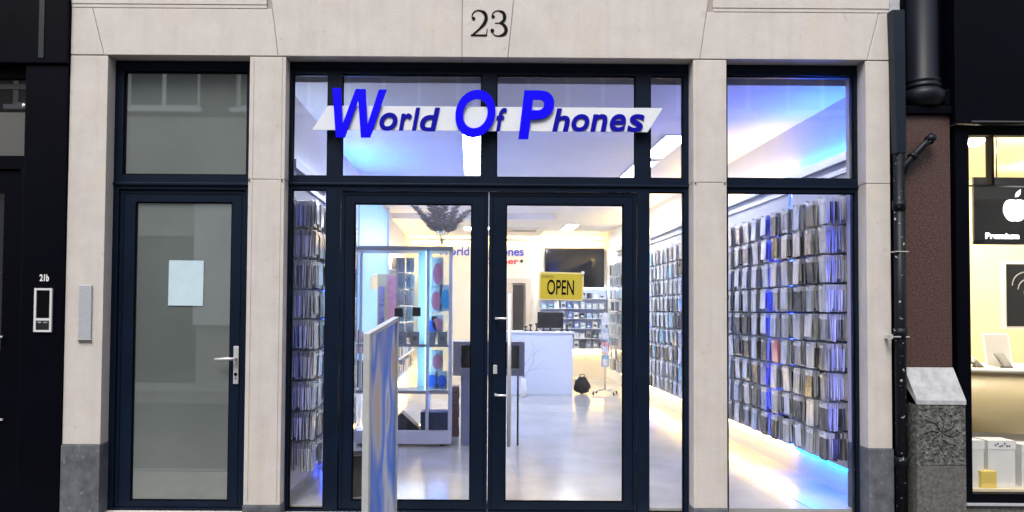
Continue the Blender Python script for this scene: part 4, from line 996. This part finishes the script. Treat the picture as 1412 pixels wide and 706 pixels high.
slab('tablet', (4.03, .70, CT), 'grey faced tablet propped on the cream counter behind the phones', .20, .24, -12, WHITE, GRY, 'tablet')
slab('tablet', (4.42, .66, CT), 'large pale tablet at the frame edge on the cream counter', .22, .28, -10, WHITE, P('pale_screen', (.5, .49, .46), .2), 'tablet')
slab('phone', (4.17, .53, CT), 'black phone lying back on the cream counter', .07, .15, -60, BLACKM, BLACKM, 'phone')
slab('phone', (4.02, .60, CT), 'thin dark phone leaning left on the cream counter', .14, .07, -65, ALU, BLACKM, 'phone')
slab('phone', (4.38, .50, CT), 'black phone in front of the large pale tablet', .08, .16, -45, BLACKM, BLACKM, 'phone')
for k, (x, hh, lab) in enumerate(((3.86, .36, 'white product box at the window corner by the black frame'), (4.10, .36, 'white product box with grey dots in the lower window'), (4.36, .33, 'white product box at the frame edge in the lower window'))):
    t = thing('product_box', lab, 'box', (x, .28, .095 - .0))
    bm = B(); box(bm, -.105, .105, -.08, .08, 0, hh, bev=.004); obj('carton', bm, P('white_carton', (.68, .69, .7), .5, col2=(.74, .75, .76), vscale=10), t)
    bm = B(); box(bm, -.107, .107, -.083, -.0805, hh - .07, hh - .0, bev=0); obj('lid', bm, WHITE, t)
    if k == 1:
        bm = B()
        for i in range(7): tube(bm, [(-.05 + .018 * i, -.0835, hh - .035 + .012 * math.sin(i * 2)), (-.05 + .018 * i, -.086, hh - .035 + .012 * math.sin(i * 2))], .007, 8)
        obj('dot_print', bm, P('grey_dots', (.12, .12, .16), .5), t)
bm = B(); box(bm, -.06, .06, -.05, .05, 0, .13, bev=.004); item('small_carton', bm, P('yellow_carton', (.72, .55, .12), .5), 'small yellow box between the white boxes in the lower window', 'box', (3.98, .22, .095))
bm = B(); box(bm, 3.72, 5.4, .14, .50, -.16, .095); tag(obj('window_ledge', bm, P('cream_ledge', (.68, .6, .42), .5)), 'low cream ledge carrying the boxes inside the lit window', 'ledge')
bm = B(); tube(bm, [(4.02, .35, 1.35), (4.02, .35, 2.9)], .004, 6); 
bm.free()

# ------------------------------------------------------------------ downpipe
dp = thing('downpipe', 'dark downpipe with flaking white specks beside the limestone pier', 'drainpipe', (3.19, -.03, -.24))
def DP(bm_, nm, mt):
    for v in bm_.verts: v.co -= Vector((3.19, -.03, -.24))
    return obj(nm, bm_, mt, dp)
bm = B(); prism(bm, [(3.128, 3.70), (3.226, 3.70), (3.228, 2.62), (3.152, 2.62)], -.075, -.003, bev=.006); DP(bm, 'rainwater_box', P('dark_pipe_paint', (.006, .011, .02), .4, spec=.3, col2=(.008, .014, .025), vscale=4))
bm = B(); tube(bm, [(3.19, -.035, -.24), (3.19, -.035, 2.62)], .039, 18); DP(bm, 'pipe', PIPEM)
for z in (.3, 1.25, 2.2):
    bm = B(); tube(bm, [(3.19, -.035, z), (3.19, -.035, z + .07)], .047, 18); DP(bm, 'socket_joint', PIPEM)
bm = B(); tube(bm, [(3.195, -.035, 2.44), (3.24, -.045, 2.545), (3.36, -.06, 2.68), (3.41, -.065, 2.73)], .027, 14); tube(bm, [(3.395, -.064, 2.712), (3.43, -.066, 2.752)], .035, 14); tube(bm, [(3.275, -.05, 2.59), (3.30, -.052, 2.615)], .033, 14); DP(bm, 'branch_pipe', PIPEM)
bm = B(); box(bm, 3.145, 3.235, -.075, .0, 1.885, 1.892); DP(bm, 'bracket', STEEL)
bm = B(); box(bm, 3.09, 3.235, -.078, -.068, 1.253, 1.262); box(bm, 3.09, 3.11, -.082, 0, 1.24, 1.275, bev=.003); DP(bm, 'bracket', STEEL)
bm = B(); box(bm, 3.150, 3.23, .0, .08, 3.702, 4.3, bev=.004); tag(obj('stone_strip', bm, STTOP), 'pale stone strip above the head of the downpipe', 'stone strip')

# ------------------------------------------------------------------ opposite side of the street (mirrored in the glass)
OB = thing('townhouse', 'pale rendered townhouse with white sash windows across the street', 'building', (0, -9.1, -.24))
RND = P('pale_render', (.42, .42, .41), .85, col2=(.47, .47, .45), vscale=1.5)
def ob(nm, bm_, mt, parent=None):
    for v in bm_.verts: v.co -= Vector((0, -9.1, -.24))
    return obj(nm, bm_, mt, parent or OB)
wins = []
x = -11.6
while x < 10: wins.append((x, x + 1.55)); x += 2.25
up = [(a, b, z, z + 2.0) for z in (5.5,) for a, b in wins]
OBR = P('dark_brown_brick', (.07, .06, .058), .85, col2=(.11, .09, .085), vscale=9)
bm = B(); plate(bm, -14, 14, 5.32, 8.6, up, -9.5, -9.1); ob('upper_wall', bm, OBR)
bm = B(); plate(bm, -14, 14, -.24, 5.318,  [(a, b, -.1, 2.9) for a, b in wins if abs(a) > 3.5], -9.5, -9.1); ob('wall', bm, RND)
for h in up:
    bm = B(); plate(bm, *h, [(h[0] + .09, (h[0] + h[1]) / 2 - .04, h[2] + .09, h[3] - .09), ((h[0] + h[1]) / 2 + .04, h[1] - .09, h[2] + .09, h[3] - .09)], -9.3, -9.2); wf = ob('window', bm, WHITE)
    bm = B(); box(bm, h[0] + .09, h[1] - .09, -9.28, -9.25, h[2] + .09, h[3] - .09); ob('pane', bm, P('dark_room_glass', (.05, .05, .055), .1), wf)
    bm = B(); box(bm, h[0] - .06, h[1] + .06, -9.25, -9.0, h[2] - .09, h[2] - .002); ob('sill', bm, WHITE, wf)
for a, b in wins:
    if abs(a) > 3.5:
        bm = B(); box(bm, a, b, -9.42, -9.38, -.1, 2.9); ob('shop_window', bm, P('dim_room_glass', (.03, .032, .035), .15))
bm = B(); box(bm, -14, 14, -9.13, -9.07, 3.62, 3.72); ob('string_course', bm, STONE)
bm = B(); box(bm, -5.55, -3.2, -9.06, -8.9, 1.1, 3.60); ob('white_panel', bm, WHITE)
bm = B(); box(bm, -14, 14, -9.6, -8.9, 8.6, 8.8); ob('roof_edge', bm, WHITE)
